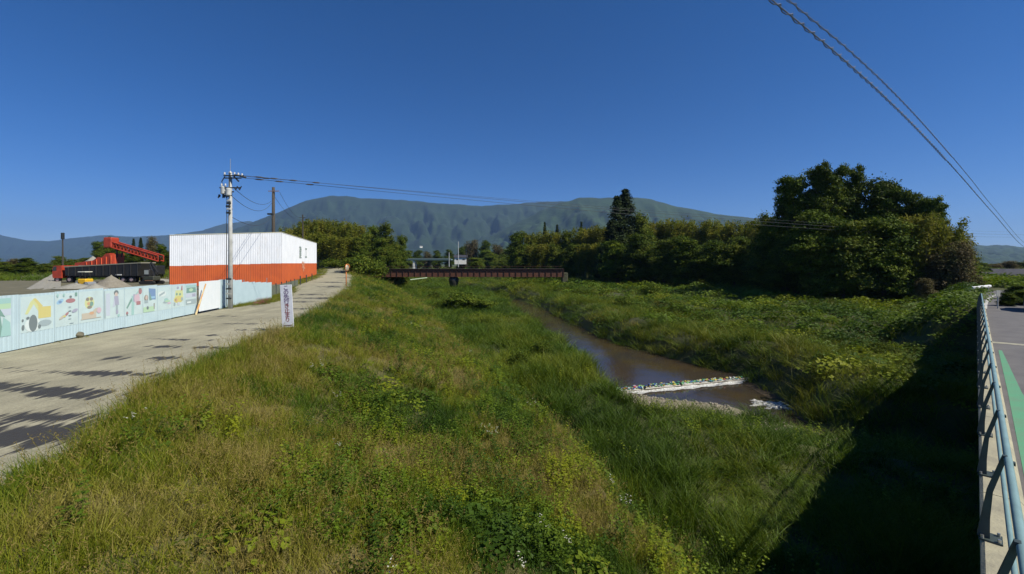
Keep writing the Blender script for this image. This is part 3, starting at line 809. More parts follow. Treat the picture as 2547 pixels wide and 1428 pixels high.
# low dark fence in front of the barrier
lf = empty('low_fence', (0, 0, 0), label='low grey green sheet fence with dark posts below the orange barrier', cat='fence')
q = [Vector((-21.0, 37.2, 0)), Vector((-23.4, 44, 0)), Vector((-26.9, 54.0, 0))]
for k in range(6):
    A = q[0].lerp(q[2], k / 6); B = q[0].lerp(q[2], (k + 1) / 6); w = (B - A).length - .05
    v, f = corr(w, .95, .1, .02); M = Matrix.Translation((A.x, A.y, 5.0)) @ Matrix.Rotation(math.atan2(B.y - A.y, B.x - A.x), 4, 'Z')
    mb = MB(); mb.add([M @ Vector(p) for p in v], f); mb.build('panel', mat('grey_green_sheet', (.13, .15, .11), .6, var=.3, scale=3), lf)
    mb = MB(); mb.tube([(A.x, A.y, 4.9), (A.x, A.y, 6.15)], .05, 8); mb.build('post', mat('dark_post', (.04, .045, .05), .6), lf)
for i, (px, py) in enumerate(((747, 707), (762, 701), (776, 695))):
    p = U(px, py + 2, 5.2 + .06 * i); mb = MB(); mb.tube([(p.x, p.y, 4.9), (p.x, p.y, 6.3), (p.x, p.y, 6.4)], [.07, .07, .03], 8)
    o = mb.build('roadside_post', mat('dark_post', (.04, .045, .05), .6)); tag(o, ['short dark post nearest the low grey fence', 'short dark post, middle one below the orange barrier', 'short dark post farthest along the orange barrier'][i], 'post', 'dark posts below the barrier')

# ------------------------------------------------------------------ dead-end sign
sp = U(717, 822, 5.0)
sg = empty('road_sign', (sp.x, sp.y, 0), 0, label='tall narrow white sign with vertical Japanese lettering at the edge of the gravel road', cat='sign')
tilt = Matrix.Rotation(math.radians(-3.2), 4, 'Y') @ Matrix.Rotation(math.radians(6), 4, 'Z')
T0 = Matrix.Translation((0, 0, 5.04)) @ tilt
mb = MB(); mb.box(-.25, .25, -.015, .015, .1, 2.0, M=T0, bev=.01); mb.build('sign_board', mat('white_sign_board', (.70, .72, .76), .45, var=.12, scale=4), sg)
mb = MB(); mb.box(-.22, -.17, .017, .05, -.3, 1.9, M=T0); mb.box(.17, .22, .017, .05, -.3, 1.9, M=T0); mb.build('leg', M_steelp, sg)
for k, ch in enumerate('この先行き止まり'):
    z = 1.86 - .205 * k
    m = mat('purple_letters', (.10, .045, .15), .6) if k < 4 else mat('brown_red_letters', (.22, .05, .045), .6)
    text_mesh(ch, .24, m, sg, T0 @ face_frame(Vector((0, -.018, z)), Vector((1, 0, 0))), ext=.002, bold=.004)
mb = MB(); mb.box(-.19, .19, -.021, -.0165, .17, .205, M=T0); mb.build('underline', mat('purple_letters', (.10, .045, .15), .6), sg)

# ------------------------------------------------------------------ convex mirror post on the levee
mpz = U(861, 714, 5.1)
cm = empty('traffic_mirror', (mpz.x, mpz.y, 0), 0, label='orange pole carrying a convex traffic mirror where the gravel road bends', cat='mirror')
M_or = mat('orange_road_paint', (.62, .20, .05), .5, var=.15, scale=4)
mb = MB(); mb.tube([(0, 0, 4.8), (0, 0, 7.9)], .06, 10); mb.build('pole', M_or, cm, smooth=True)
Mm = Matrix.Translation((.16, -.12, 7.45)) @ Matrix.Rotation(math.radians(68), 4, 'Z')
v = []; f = []
for i in range(6):
    r = .36 * math.sin(i / 5 * PI / 2); y = -.08 * math.cos(i / 5 * PI / 2)
    for k in range(20): v.append(Mm @ Vector((r * math.cos(2 * PI * k / 20) * .85, y, r * math.sin(2 * PI * k / 20))))
for i in range(5):
    for k in range(20): f.append((i * 20 + k, i * 20 + (k + 1) % 20, (i + 1) * 20 + (k + 1) % 20, (i + 1) * 20 + k))
mb = MB(); mb.add(v, f); mb.build('mirror_glass', mat('mirror_glass', (.62, .55, .40), .35, metal=.5), cm, smooth=True)
mb = MB(); pts = [Mm @ Vector((.32 * math.cos(t), .02, .37 * math.sin(t))) for t in [2 * PI * k / 20 for k in range(21)]]; mb.tube(pts, .028, 8); mb.build('rim', M_or, cm, smooth=True)
mb = MB(); pts = [Mm @ Vector((.36 * math.cos(t), -.06, .43 * math.sin(t))) for t in [PI * (k / 12) for k in range(13)]]; mb.tube(pts, .05, 8); mb.build('hood', M_or, cm, smooth=True)

# ------------------------------------------------------------------ power poles and wires
M_polec = mat('pale_concrete_pole', (.44, .45, .42), .7, var=.2, scale=3, spec=.3)
M_dk = mat('black_hardware', (.025, .03, .03), .5)
M_tank = mat('pale_grey_tank', (.50, .52, .50), .4, var=.15, scale=4)
M_wire = mat('black_cable', (.05, .055, .065), .6)
M_brownpole = mat('dark_brown_pole', (.07, .06, .045), .85, var=.3, scale=5)
pb = U(573, 768, 5.0)
X1, Y1 = pb.x, pb.y
def pz(py): return CZ + (HY - py) / F * Y1
up = empty('utility_pole', (X1, Y1, 0), 0, label='tall pale concrete power pole with transformers standing at the end of the painted fence', cat='utility pole')
mb = MB(); mb.tube([(0, 0, 4.6), (0, 0, 9), (0, 0, pz(428))], [.155, .125, .10], 14); mb.build('mast', M_polec, up, smooth=True)
mb = MB(); mb.tube([(0, 0, pz(430)), (0, 0, pz(395))], .018, 6); mb.build('lightning_rod', M_steelp, up)
mb = MB()
for z, x0, x1 in ((pz(438), -.35, .95), (pz(444), -.3, .8), (pz(468), -.62, .75), (pz(478), -.5, .3)): mb.box(x0, x1, -.16, -.09, z - .035, z + .035); 
mb.build('crossarm', M_dk, up)
for x, z in ((-.3, pz(436)), (.08, pz(433)), (.35, pz(436)), (.6, pz(437)), (.85, pz(439)), (-.5, pz(464)), (-.25, pz(464))):
    mb = MB(); mb.tube([(x, -.12, z), (x, -.12, z + .05), (x, -.12, z + .08), (x, -.12, z + .13), (x, -.12, z + .17)], [.03, .07, .03, .065, .02], 8); mb.build('insulator', mat('porcelain', (.6, .6, .56), .25), up, smooth=True)
for x in (.42, .68):   # V shaped droppers
    mb = MB(); mb.tube([(x - .12, -.12, pz(466)), (x, -.12, pz(473)), (x + .13, -.12, pz(464))], [.03, .05, .03], 6); mb.build('insulator', M_dk, up)
for x, y, z0, z1, r in ((-.42, -.05, pz(482), pz(466), .17), (.08, -.3, pz(487), pz(472), .17)):
    mb = MB(); mb.tube([(x, y, z0 - .03), (x, y, z0), (x, y, z1), (x, y, z1 + .06)], [r * .8, r, r, r * .6], 14); o = mb.build('transformer', M_tank, up, smooth=False)
for k in range(7):
    a_ = rnd.uniform(-.7, -.1); mb = MB(); mb.tube([(a_, -.05, pz(482) + rnd.uniform(-.1, .1)), (a_ + rnd.uniform(-.08, .1), -.1, pz(490) - rnd.uniform(0, .1))], [.05, .035], 6); mb.build('cable_clamp', M_dk, up)
for z, dx in ((pz(500), .02), (pz(506), 0), (pz(514), -.03), (pz(521), .02), (pz(530), -.02)):
    mb = MB(); mb.box(dx - .13, dx + .13, -.24, -.1, z - .06, z + .06, bev=.02); mb.build('junction_box', M_tank if dx > .01 else M_dk, up)
mb = MB(); mb.tube([(.03, -.13, pz(445)), (.05, -.16, pz(470)), (-.1, -.2, pz(495)), (-.12, -.17, pz(535)), (-.14, -.17, pz(600)), (-.15, -.18, pz(760))], .022, 6); mb.build('service_cable', M_dk, up)
mb = MB(); mb.tube([(-.3, -.1, pz(440)), (-.5, -.1, pz(452)), (-.42, -.1, pz(466))], .03, 6); mb.tube([(.3, -.1, pz(440)), (.62, -.1, pz(452))], .05, 6); mb.build('jumper_cable', M_dk, up)
mb = MB()
for k in range(5): mb.box(-.17, .17, -.2, -.15, pz(742 - k * 12) - .05, pz(742 - k * 12) + .05, k % 2)
mb.build('warning_band', [M_dk, mat('grey_band', (.35, .36, .33), .6)], up)
for k in range(10):
    z = 7.2 + k * .55; mb = MB(); mb.tube([(-.2 if k % 2 else .2, 0, z), (0, 0, z)], .012, 5); mb.build('step_bolt', M_steelp, up)


def wire(name, A, B, sag, r, label, group=None, n=40, m=None, obs=()):
    A = Vector(A); B = Vector(B); pts = []
    for k in range(n + 1):
        t = k / n; p = A.lerp(B, t); p.z -= sag * 4 * t * (1 - t); pts.append(p)
    mb = MB(); mb.tube(pts, r, 5)
    for t in obs:
        p = A.lerp(B, t); p.z -= sag * 4 * t * (1 - t); d = (B - A).normalized(); mb.tube([p - d * .28, p - d * .12, p + d * .12, p + d * .28], [.015, .05, .05, .015], 8)
    return tag(mb.build(name, m or M_wire), label, 'cable', group)


E1 = Vector((112, 93, 0))
wire('power_cable', (X1 + .95, Y1 - .12, pz(438)), (E1.x, E1.y, CZ + (HY - 584) / F * 93), .9, .014, 'upper power cable running right from the concrete pole across the valley', obs=(.006, .012, .02, .03))
wire('power_cable', (X1 + .8, Y1 - .12, pz(443)), (E1.x, E1.y + 1.5, CZ + (HY - 590) / F * 94.5), 1.0, .014, 'lower power cable running right from the concrete pole across the valley', obs=(.007, .015, .028))
wire('power_cable', (X1 + .6, Y1 + .1, pz(437)), (E1.x, E1.y + 3, CZ + (HY - 577) / F * 96), .7, .010, 'thin middle power cable running right from the concrete pole across the valley', obs=(.01,))
mb = MB()
for k in range(9):
    x = X1 + .35 + k * .085; z = pz(435 + k * .8); mb.tube([(x, Y1 - .12, z), (x + .05, Y1 - .12, z - .03), (x + .09, Y1 - .1, z)], [.02, .075, .02], 6)
mb.build('wire_cover', M_dk, up).matrix_parent_inverse = Matrix.Translation((-X1, -Y1, 0))

# second pole, behind the barrier
Y2 = 61.0; P2 = V(680, 700, Y2)
def z2(py): return CZ + (HY - py) / F * Y2
u2 = empty('utility_pole', (P2.x, Y2, 0), 0, label='dark brown power pole rising behind the white barrier', cat='utility pole')
mb = MB(); mb.tube([(0, 0, 4.8), (0, 0, z2(466))], [.26, .19], 10); mb.build('mast', M_brownpole, u2, smooth=True)
mb = MB(); mb.box(-.6, .9, -.22, -.12, z2(477), z2(477) + .12); mb.build('crossarm', mat('faded_crossarm', (.3, .22, .2), .7), u2)
mb = MB(); mb.box(-.65, .2, -.45, -.2, z2(535), z2(531), bev=.03); mb.build('junction_box', M_dk, u2)
for a_, b_, s_, l_ in (((X1 + .3, Y1, pz(470)), (P2.x, Y2, z2(495)), .9, 'upper sagging cable between the concrete pole and the brown pole'),
                       ((X1 + .1, Y1, pz(488)), (P2.x, Y2, z2(499)), 1.2, 'second sagging cable between the concrete pole and the brown pole'),
                       ((X1 + .1, Y1, pz(540)), (P2.x, Y2, z2(533)), 1.0, 'lowest sagging cable between the concrete pole and the brown pole')):
    wire('service_wire', a_, b_, s_, .018, l_)
P3 = V(753, 690, 98.0)
u3 = empty('utility_pole', (P3.x, 98, 0), 0, label='thin dark power pole half hidden in the trees behind the barrier', cat='utility pole')
mb = MB(); mb.tube([(0, 0, 5), (0, 0, CZ + (HY - 534) / F * 98)], [.22, .14], 8); mb.build('mast', M_brownpole, u3)
mb = MB(); mb.box(-.7, .7, -.15, -.05, CZ + (HY - 542) / F * 98, CZ + (HY - 541) / F * 98); mb.build('crossarm', M_brownpole, u3)
for k, (x, py, l_) in enumerate(((.9, 478, 'upper'), (.2, 490, 'lower'))):
    wire('service_wire', (P2.x + x, Y2, z2(py)), (P3.x, 98, CZ + (HY - 541 - k * 4) / F * 98), 1.2, .02, l_ + ' cable from the brown pole down to the thin far pole')
P4 = V(156, 700, 105)
u4 = empty('lamp_mast', (P4.x, 105, 0), 0, label='thin dark mast standing behind the black tipper trailer', cat='mast')
mb = MB(); mb.tube([(0, 0, 4.8), (0, 0, CZ + (HY - 580) / F * 105)], [.22, .1], 8); mb.build('mast', M_brownpole, u4)
mb = MB(); mb.box(-.25, .25, -.3, .3, CZ + (HY - 595) / F * 105, CZ + (HY - 579) / F * 105, bev=.08); mb.build('lamp_head', M_dk, u4)

# big cables overhead, following the road bridge
for off, lab, r in ((0, 'left thick twisted overhead cable crossing the upper right sky', .034), (1, 'right thinner overhead cable crossing the upper right sky', .024)):
    pix = [(1770, -140), (1920, 0), (2080, 132), (2200, 240), (2300, 340), (2400, 450), (2470, 530), (2547, 614), (2600, 668 - 30)] if not off else [(1815, -140), (1962, 0), (2112, 125), (2225, 232), (2318, 332), (2410, 440), (2476, 522), (2550, 606), (2600, 634)]
    dep = [6.6, 8.2, 10.2, 13, 17.1, 26, 41, 78, 110]
    P_ = [V(a_, b_, c_) for (a_, b_), c_ in zip(pix, dep)]
    # smooth resample
    pts = []
    for i in range(len(P_) - 1):
        a0_, a1_, a2_, a3_ = P_[max(i - 1, 0)], P_[i], P_[i + 1], P_[min(i + 2, len(P_) - 1)]
        for k in range(8):
            t = k / 8
            pts.append(.5 * ((2 * a1_) + (a2_ - a0_) * t + (2 * a0_ - 5 * a1_ + 4 * a2_ - a3_) * t * t + (3 * a1_ - a0_ - 3 * a2_ + a3_) * t ** 3))
    mb = MB(); mb.tube(pts, r * .45, 6)
    # spiral wrap
    if True:
        acc = 0; w = []; up_ = Vector((0, 0, 1))
        for i in range(len(pts) - 1):
            a_, b_ = pts[i], pts[i + 1]; L_ = (b_ - a_).length; n = max(2, int(L_ / (.09 if a_.y < 20 else .3)))
            t_ = (b_ - a_).normalized(); s_ = t_.cross(up_).normalized(); u_ = s_.cross(t_)
            for k in range(n):
                ph = acc + L_ * k / n; p = a_.lerp(b_, k / n); ang = ph * 2 * PI / .55
                w.append(p + (s_ * math.cos(ang) + u_ * math.sin(ang)) * r * 1.3)
            acc += L_
        mb.tube(w, r * .35, 4)
    tag(mb.build('overhead_cable', mat('grey_cable', (.14, .16, .20), .6)), lab, 'cable')

# ------------------------------------------------------------------ yard machines
M_red = mat('orange_red_machine', (.42, .055, .025), .45, var=.25, scale=2)
M_black = mat('black_steel', (.022, .022, .022), .5, var=.3, scale=3)
M_tyre = mat('tyre_rubber', (.02, .02, .02), .85)
M_glass = mat('dark_window_glass', (.02, .03, .035), .08, spec=.6)
tk = empty('tipper_truck', (-58.6, 62, 5.2), 0, label='red truck cab with a long black tipper trailer parked in the yard', cat='truck')
mb = MB(); mb.prism([(-6.5, 1.0), (-6.5, 2.05), (-6.3, 2.45), (-5.2, 2.5), (-5.2, .7), (-6.4, .7)], -1.2, 1.2); mb.build('cab', M_red, tk)
mb = MB(); mb.prism([(-6.5, 1.75), (-6.3, 2.35), (-5.9, 2.35), (-5.9, 1.75)], -1.215, -1.203); mb.build('side_window', M_glass, tk)
mb = MB(); mb.box(-5.0, 5.6, -.5, .5, .75, 1.0); mb.build('chassis', M_black, tk)
mb = MB(); mb.prism([(-4.6, 1.05), (5.5, 1.0), (6.1, 2.75), (5.9, 2.85), (-4.7, 2.2)], -1.25, 1.25); mb.build('tipper_body', M_black, tk)
mb = MB(); mb.add(*[[(-4.75, -1.3, 2.2), (6.1, -1.3, 2.8), (6.1, -1.3, 2.95), (-4.75, -1.3, 2.35), (-4.75, 1.3, 2.2), (6.1, 1.3, 2.8), (6.1, 1.3, 2.95), (-4.75, 1.3, 2.35)], [(0, 1, 2, 3), (7, 6, 5, 4), (3, 2, 6, 7), (0, 3, 7, 4), (1, 5, 6, 2)]]); mb.build('top_rim', mat('dusty_rim', (.25, .24, .18), .8), tk)
for k in range(11):
    x = -4.2 + k * .98; mb = MB(); mb.box(x, x + .1, -1.33, -1.25, 1.05, 2.2 + .055 * (x + 4.6)); mb.build('rib', mat('black_rib', (.035, .035, .035), .5), tk)
for x in (-5.9, -4.2, 2.2, 3.4, 4.6):
    for y in (-1.1, .85):
        w_ = empty('wheel', (0, 0, 0)); w_.parent = tk
        mb = MB(); mb.tube([(x, y, .5), (x, y + .04, .5), (x, y + .22, .5), (x, y + .26, .5)], [.42, .5, .5, .42], 16); mb.build('tyre', M_tyre, w_, smooth=False)
        mb = MB(); mb.tube([(x, y - .01, .5), (x, y + .27, .5)], .24, 12); mb.build('rim', mat('pink_grey_rim', (.4, .3, .3), .5), w_)
mb = MB(); mb.box(2.6, 3.4, -1.32, -1.27, 1.1, 1.25); mb.build('number_plate', mat('plate_white', (.7, .7, .65), .5), tk)

cr = empty('rock_crusher', V(280, 700, 76) * 1, 0, label='orange red crushing machine with a flared hopper and a sloping lattice conveyor', cat='crusher'); cr.location = (0, 0, 0)
Yc = 76.0
def vc(px, py, dy=0): return V(px, py, Yc + dy)
mb = MB()
poly = [vc(206, 660), vc(206, 654), vc(250, 648), vc(262, 640), vc(272, 640), vc(282, 631), vc(291, 630), vc(292, 660)]
n = len(poly); mb.add([p + Vector((0, -1.4, 0)) for p in poly] + [p + Vector((0, 1.4, 0)) for p in poly], [tuple(range(n)), tuple(range(2 * n - 1, n - 1, -1))] + [(k, n + k, n + (k + 1) % n, (k + 1) % n) for k in range(n)])
mb.build('hopper', M_red, cr)
for px in (215, 228, 240, 252, 264, 276, 286):
    a_ = vc(px, 659, -1.45); t_ = 655 - max(0, (px - 206)) * .28; b_ = vc(px, t_, -1.45); mb = MB(); mb.tube([a_, b_], .07, 6); mb.build('hopper_rib', mat('bright_orange_rib', (.75, .13, .05), .5), cr)
mb = MB(); mb.box(vc(240, 0).x, vc(400, 0).x, Yc - 1, Yc + 1, 6.0, 7.6, bev=.1); mb.build('engine_housing', M_black, cr)
for x0, x1 in ((245, 300), (330, 395)):
    mb = MB(); mb.box(vc(x0, 0).x, vc(x1, 0).x, Yc - 1.3, Yc - .8, 5.2, 6.0, bev=.25); mb.box(vc(x0, 0).x, vc(x1, 0).x, Yc + .8, Yc + 1.3, 5.2, 6.0, bev=.25); mb.build('crawler_track', M_tyre, cr)
A_, B_ = vc(272, 612), vc(400, 650)
for dy in (-.6, .6):
    mb = MB()
    for dz in (0, 1.0): mb.tube([A_ + Vector((0, dy, dz)), B_ + Vector((0, dy, dz))], .13, 6)
    for k in range(15):
        t0 = k / 15; t1 = (k + 1) / 15; p_ = A_.lerp(B_, t0) + Vector((0, dy, 0)); q_ = A_.lerp(B_, t1) + Vector((0, dy, 1.0)); mb.tube([p_, q_], .08, 5); mb.tube([q_ - Vector((0, 0, 1.0)), q_], .08, 5)
    mb.build('conveyor_truss', M_red, cr)
mb = MB(); s_ = Vector((0, .5, 0)); dz = Vector((0, 0, .7)); mb.add([A_ - s_ + dz, B_ - s_ + dz, B_ + s_ + dz, A_ + s_ + dz, A_ - s_ + dz * 1.1, B_ - s_ + dz * 1.1, B_ + s_ + dz * 1.1, A_ + s_ + dz * 1.1], [(0, 3, 2, 1), (4, 5, 6, 7), (0, 1, 5, 4), (1, 2, 6, 5), (2, 3, 7, 6), (3, 0, 4, 7)]); mb.build('belt', M_black, cr)
mb = MB(); p_ = vc(277, 608); mb.box(p_.x - .75, p_.x + .75, Yc - .8, Yc + .8, p_.z - .6, p_.z + 1.2, bev=.15); mb.build('discharge_head', M_red, cr)
mb = MB(); mb.tube([vc(291, 640), vc(291, 618)], .12, 6); mb.tube([vc(302, 640), vc(305, 622)], .1, 6); mb.build('conveyor_support', M_black, cr)

ex = empty('excavator', (V(378, 700, 57).x, 57, 5.2), 0, label='small dark tracked excavator standing just left of the white barrier', cat='excavator')
for y in (-.9, .6):
    mb = MB(); mb.prism([(-.95, .2), (-.75, .02), (.75, .02), (.95, .2), (.95, .35), (.75, .5), (-.75, .5), (-.95, .35)], y, y + .35); mb.build('track', M_tyre, ex)
mb = MB(); mb.box(-.7, .7, -.6, .6, .55, 1.1, bev=.08); mb.build('body', mat('dark_olive_body', (.05, .055, .04), .6), ex)
mb = MB(); mb.box(-.6, .15, -.6, .2, 1.1, 2.0, bev=.08); mb.build('cab', M_black, ex)
mb = MB(); mb.box(-.5, .05, -.615, -.603, 1.35, 1.9); mb.build('window', mat('pale_glass', (.35, .38, .36), .2), ex)
mb = MB(); mb.tube([(.3, 0, 1.0), (-.2, 0, 2.6), (-.1, 0, 2.9)], [.16, .13, .1], 6); mb.tube([(-.1, 0, 2.9), (.75, 0, 1.6), (.7, 0, 1.2)], [.1, .09, .07], 6); mb.build('boom', M_black, ex)
mb = MB(); mb.box(-.45, .55, -.62, .62, .48, .56); mb.build('turntable_plate', mat('rust_plate', (.4, .2, .1), .7), ex)

ro_ = empty('road_roller', (V(213, 716, 50).x, 50, 5.2), 0, label='small yellow road roller with a pale canopy beside the gravel heap', cat='roller')
mb = MB(); mb.box(-.5, .5, -.5, .5, .35, 1.0, bev=.1); mb.build('body', mat('machine_yellow', (.70, .42, .02), .45, var=.15), ro_)
for x in (-.5, .5):
    mb = MB(); mb.tube([(x, -.5, .33), (x, .5, .33)], .33, 16); mb.build('drum', M_steelp, ro_)
for x in (-.35, .25):
    for y in (-.3, .3): mb = MB(); mb.tube([(x, y, 1.0), (x, y, 1.75)], .03, 6); mb.build('canopy_post', M_black, ro_)
mb = MB(); mb.box(-.5, .4, -.45, .45, 1.75, 1.85, bev=.03); mb.build('canopy', mat('pale_canopy', (.6, .6, .5), .5), ro_)


def heap(name, px, ptop, pybase, Y, wpx, m, label, seed):
    z0 = 5.18; top = CZ + (HY - ptop) / F * Y; c_ = V(px, 0, Y); R_ = wpx / F * Y / 2; v = [(0, 0, top - z0)]; f = []; nr, ns = 14, 36
    for i in range(1, nr + 1):
        for k in range(ns):
            a_ = 2 * PI * k / ns; r = R_ * i / nr * (1 + .12 * (float(vnoise(math.cos(a_) * 2 + seed, math.sin(a_) * 2, seed)) - .5)); t = i / nr
            h = (top - z0) * ((1 - t) ** 1.05) * (1) + (float(vnoise(math.cos(a_) * r * 2, math.sin(a_) * r * 2, seed + 1)) - .5) * .08 * R_ * (1 - t)
            v.append((r * math.cos(a_), r * math.sin(a_) * .9, h - .02))
    for k in range(ns): f.append((0, 1 + k, 1 + (k + 1) % ns))
    for i in range(nr - 1):
        for k in range(ns): f.append((1 + i * ns + k, 1 + (i + 1) * ns + k, 1 + (i + 1) * ns + (k + 1) % ns, 1 + i * ns + (k + 1) % ns))
    o = link(name, mesh_np(name, v, f, [m], smooth=True)); o.location = (c_.x, Y, z0); tag(o, label, 'gravel heap')


M_heap = mat('grey_aggregate', (.27, .25, .20), .95, col2=(.19, .17, .13), scale=2.5, detail=9, bump=.05, bscale=12)
M_heap2 = mat('light_aggregate', (.34, .33, .28), .95, col2=(.24, .23, .19), scale=2, detail=9, bump=.05, bscale=12)
heap('gravel_heap', 277, 683, 714, 51, 86, M_heap, 'grey brown gravel heap in front of the black tipper trailer', 2)
heap('gravel_heap', 190, 703, 714, 49, 90, M_heap2, 'low pale gravel heap left of the yellow roller', 4)
heap('gravel_heap', 236, 704, 714, 47, 60, M_heap2, 'low gravel heap just right of the yellow roller', 5)
heap('gravel_heap', 231, 637, 660, 96, 120, M_heap2, 'large pale gravel heap behind the red hopper', 6)
heap('gravel_heap', 400, 694, 712, 66, 130, M_heap2, 'low sandy heap behind the small dark excavator', 7)
# earth ramp on the far left
rp = [(36, 724, 46), (134, 676, 82), (154, 684, 78), (150, 724, 46)]
v = [V(a_, b_, c_) for a_, b_, c_ in rp] + [Vector((V(a_, 0, c_).x, c_, 5.0)) for a_, b_, c_ in rp]
n = 20; vv = []; ff = []
for i in range(n + 1):
    for j in range(n + 1):
        s_, t_ = i / n, j / n; p = v[0].lerp(v[1], t_).lerp(v[3].lerp(v[2], t_), s_); e_ = min(1, 6 * s_) * 1
        vv.append((p.x, p.y, p.z + (float(vnoise(i * .9, j * .9, 3)) - .5) * .12 - (1 - e_) * .5))
for i in range(n):
    for j in range(n): ff.append((i * (n + 1) + j, (i + 1) * (n + 1) + j, (i + 1) * (n + 1) + j + 1, i * (n + 1) + j + 1))
tag(link('earth_ramp', mesh_np('earth_ramp', vv, ff, [M_heap2], smooth=True)), kind='structure')

# ------------------------------------------------------------------ red girder bridge upriver
YB = 110.0
M_rust = mat('rust_red_girder', (.145, .058, .030), .7, col2=(.095, .042, .024), scale=.8, detail=7)
M_rust2 = mat('dark_rust_stiffener', (.085, .035, .022), .7)
rb = empty('red_girder_bridge', (0, 0, 0), label='long rust red plate girder bridge crossing the valley', cat='bridge')
xa, xb_ = V(900, 0, YB).x, V(1402, 0, YB).x
zt_, zb_ = CZ - (670 - HY) / F * YB, CZ - (688.5 - HY) / F * YB
zt_b = zt_
for y in (YB, YB + 2.6):
    mb = MB()
    mb.box(xa, xb_, y - .02, y + .02, zb_, zt_)
    mb.box(xa, xb_, y - .2, y + .2, zb_ - .05, zb_); mb.box(xa, xb_, y - .2, y + .2, zt_, zt_ + .05); mb.build('girder', M_rust, rb)
nst = 34
me0 = None
for k in range(nst + 1):
    x = xa + (xb_ - xa) * k / nst
    if me0 is None:
        mb = MB(); mb.box(-.045, .045, -.17, -.021, zb_ + .0, zt_); o = mb.build('stiffener', M_rust2, rb); me0 = o.data
    else: o = link('stiffener', me0, rb)
    o.location = (x, YB, 0)
mb = MB(); mb.box(xa, xb_, YB - .35, YB + 3.0, zt_ + .06, zt_ + .15); mb.build('deck', mat('dark_timber_deck', (.05, .035, .03), .85), rb)
for y in (YB - .3,):
    mb = MB(); mb.tube([(xa, y, zt_ + .75), (xb_ - .5, y, zt_ + .75)], .03, 5);
    for k in range(26): mb.tube([(xa + (xb_ - xa) * k / 26, y, zt_ + .1), (xa + (xb_ - xa) * k / 26, y, zt_ + .75)], .02, 5)
    mb.build('railing', M_rust2, rb)
xp_ = V(1127, 0, YB).x
mb = MB(); mb.tube([(xp_, YB + 1.3, 1.2), (xp_, YB + 1.3, 2.5), (xp_, YB + 1.3, 2.9), (xp_, YB + 1.3, 3.9), (xp_, YB + 1.3, 4.3), (xp_, YB + 1.3, 4.55)], [.9, 1.05, 1.2, 1.3, 1.15, .9], 24); mb.build('pier', mat('dark_round_pier', (.045, .045, .04), .25, var=.3), rb, smooth=True)
mb = MB(); mb.box(xp_ - .35, xp_ - .12, YB - .3, YB + 2.8, 4.5, 4.62); mb.box(xp_ + .2, xp_ + .5, YB - .3, YB + 2.8, 4.5, 4.62); mb.build('bearing', M_black, rb)
for k, x in enumerate((xa - .6, xb_ + .4)):
    mb = MB(); mb.box(x - .7, x + .7, YB + .1, YB + 3.0, 1.0, zt_ - .9, bev=.1); mb.build('abutment', mat('mossy_abutment', (.10, .10, .06), .9, var=.4, scale=2), rb)
wr = empty('drain_pipe', (0, 0, 0)); bpy.data.objects.remove(wr)
a_, b_ = V(1020, 696, 104), V(1062, 691, 108)
mb = MB(); mb.tube([a_, b_], .12, 8); tag(mb.build('drain_pipe', mat('pale_green_pipe', (.35, .45, .3), .5)), 'pale pipe lying on the grass under the red bridge', 'pipe')

# pale road bridge further off
YD = 235.0
pbz = CZ - (646 - HY) / F * YD
db = empty('far_road_bridge', (0, 0, 0), label='pale grey green road bridge on a white pier far up the valley', cat='bridge')
x0, x1 = V(985, 0, YD).x, V(1122, 0, YD).x
mb = MB(); mb.box(x0, x1, YD, YD + 7, pbz - .35, pbz + .35, bev=.1); mb.build('deck', mat('pale_green_deck', (.13, .20, .19), .6), db)
mb = MB(); mb.box(x0, x1, YD - .1, YD + .02, pbz + .35, pbz + .7); mb.build('parapet', mat('grey_parapet', (.20, .26, .25), .6), db)
xp2 = V(1028.5, 0, YD).x
mb = MB(); mb.box(xp2 - .5, xp2 + .5, YD + .5, YD + 6, 2.0, pbz - .56); mb.build('pier', mat('white_pier', (.66, .66, .6), .6), db)
for i, (px, pt, pbb, Y, lab) in enumerate(((1117, 628, 648, 232, 'short white post at the right end of the far pale bridge'), (1140, 601, 650, 225, 'tall thin pale pole right of the far pale bridge'), (1161, 628, 650, 240, 'thin brown pole by the far white house'))):
    p = V(px, pbb + 4, Y); t_ = V(px, pt, Y); mb = MB(); mb.tube([(p.x, p.y, min(p.z, 6)), (p.x, p.y, t_.z)], [.22, .16], 8)
    tag(mb.build('pole', mat('pale_pole', (.5, .52, .5), .6) if i < 2 else M_brownpole), lab, 'pole')


def house(px, py, Y, w, d, h, rz, wallm, roofm, label, nwin=2):
    p = V(px, py, Y); z0 = float(p.z); t = empty('house', (p.x, Y, z0), rz, label=label, cat='house')
    mb = MB(); mb.box(-w / 2, w / 2, -d / 2, d / 2, -1.5, h); mb.build('wall', wallm, t)
    mb = MB(); o_ = .5; mb.prism([(-d / 2 - o_, h - .1), (0, h + d * .22), (d / 2 + o_, h - .1), (d / 2 + o_, h + .1), (0, h + d * .22 + .2), (-d / 2 - o_, h + .1)], -w / 2 - o_, w / 2 + o_, M=Matrix.Rotation(PI / 2, 4, 'Z')); mb.build('roof', roofm, t)
    for k in range(nwin):
        x = -w / 2 + w * (k + .5) / nwin; fr = MB().box(x - .8, x + .8, -d / 2 - .05, -d / 2 - .003, h * .35, h * .75).build('window', mat('white_frame', (.7, .7, .68), .5), t)
        MB().box(x - .7, x + .7, -d / 2 - .062, -d / 2 - .053, h * .38, h * .72).build('pane', M_glass, fr)
M_wl = mat('white_house_wall', (.75, .75, .70), .7); M_dr = mat('dark_roof_tiles', (.05, .05, .06), .6, var=.3, scale=2); M_gw = mat('grey_house_wall', (.3, .3, .29), .7)
house(1146, 651, 250, 7, 6, 2.4, .1, M_wl, M_dr, 'small white house with dark roof beyond the far pale bridge')
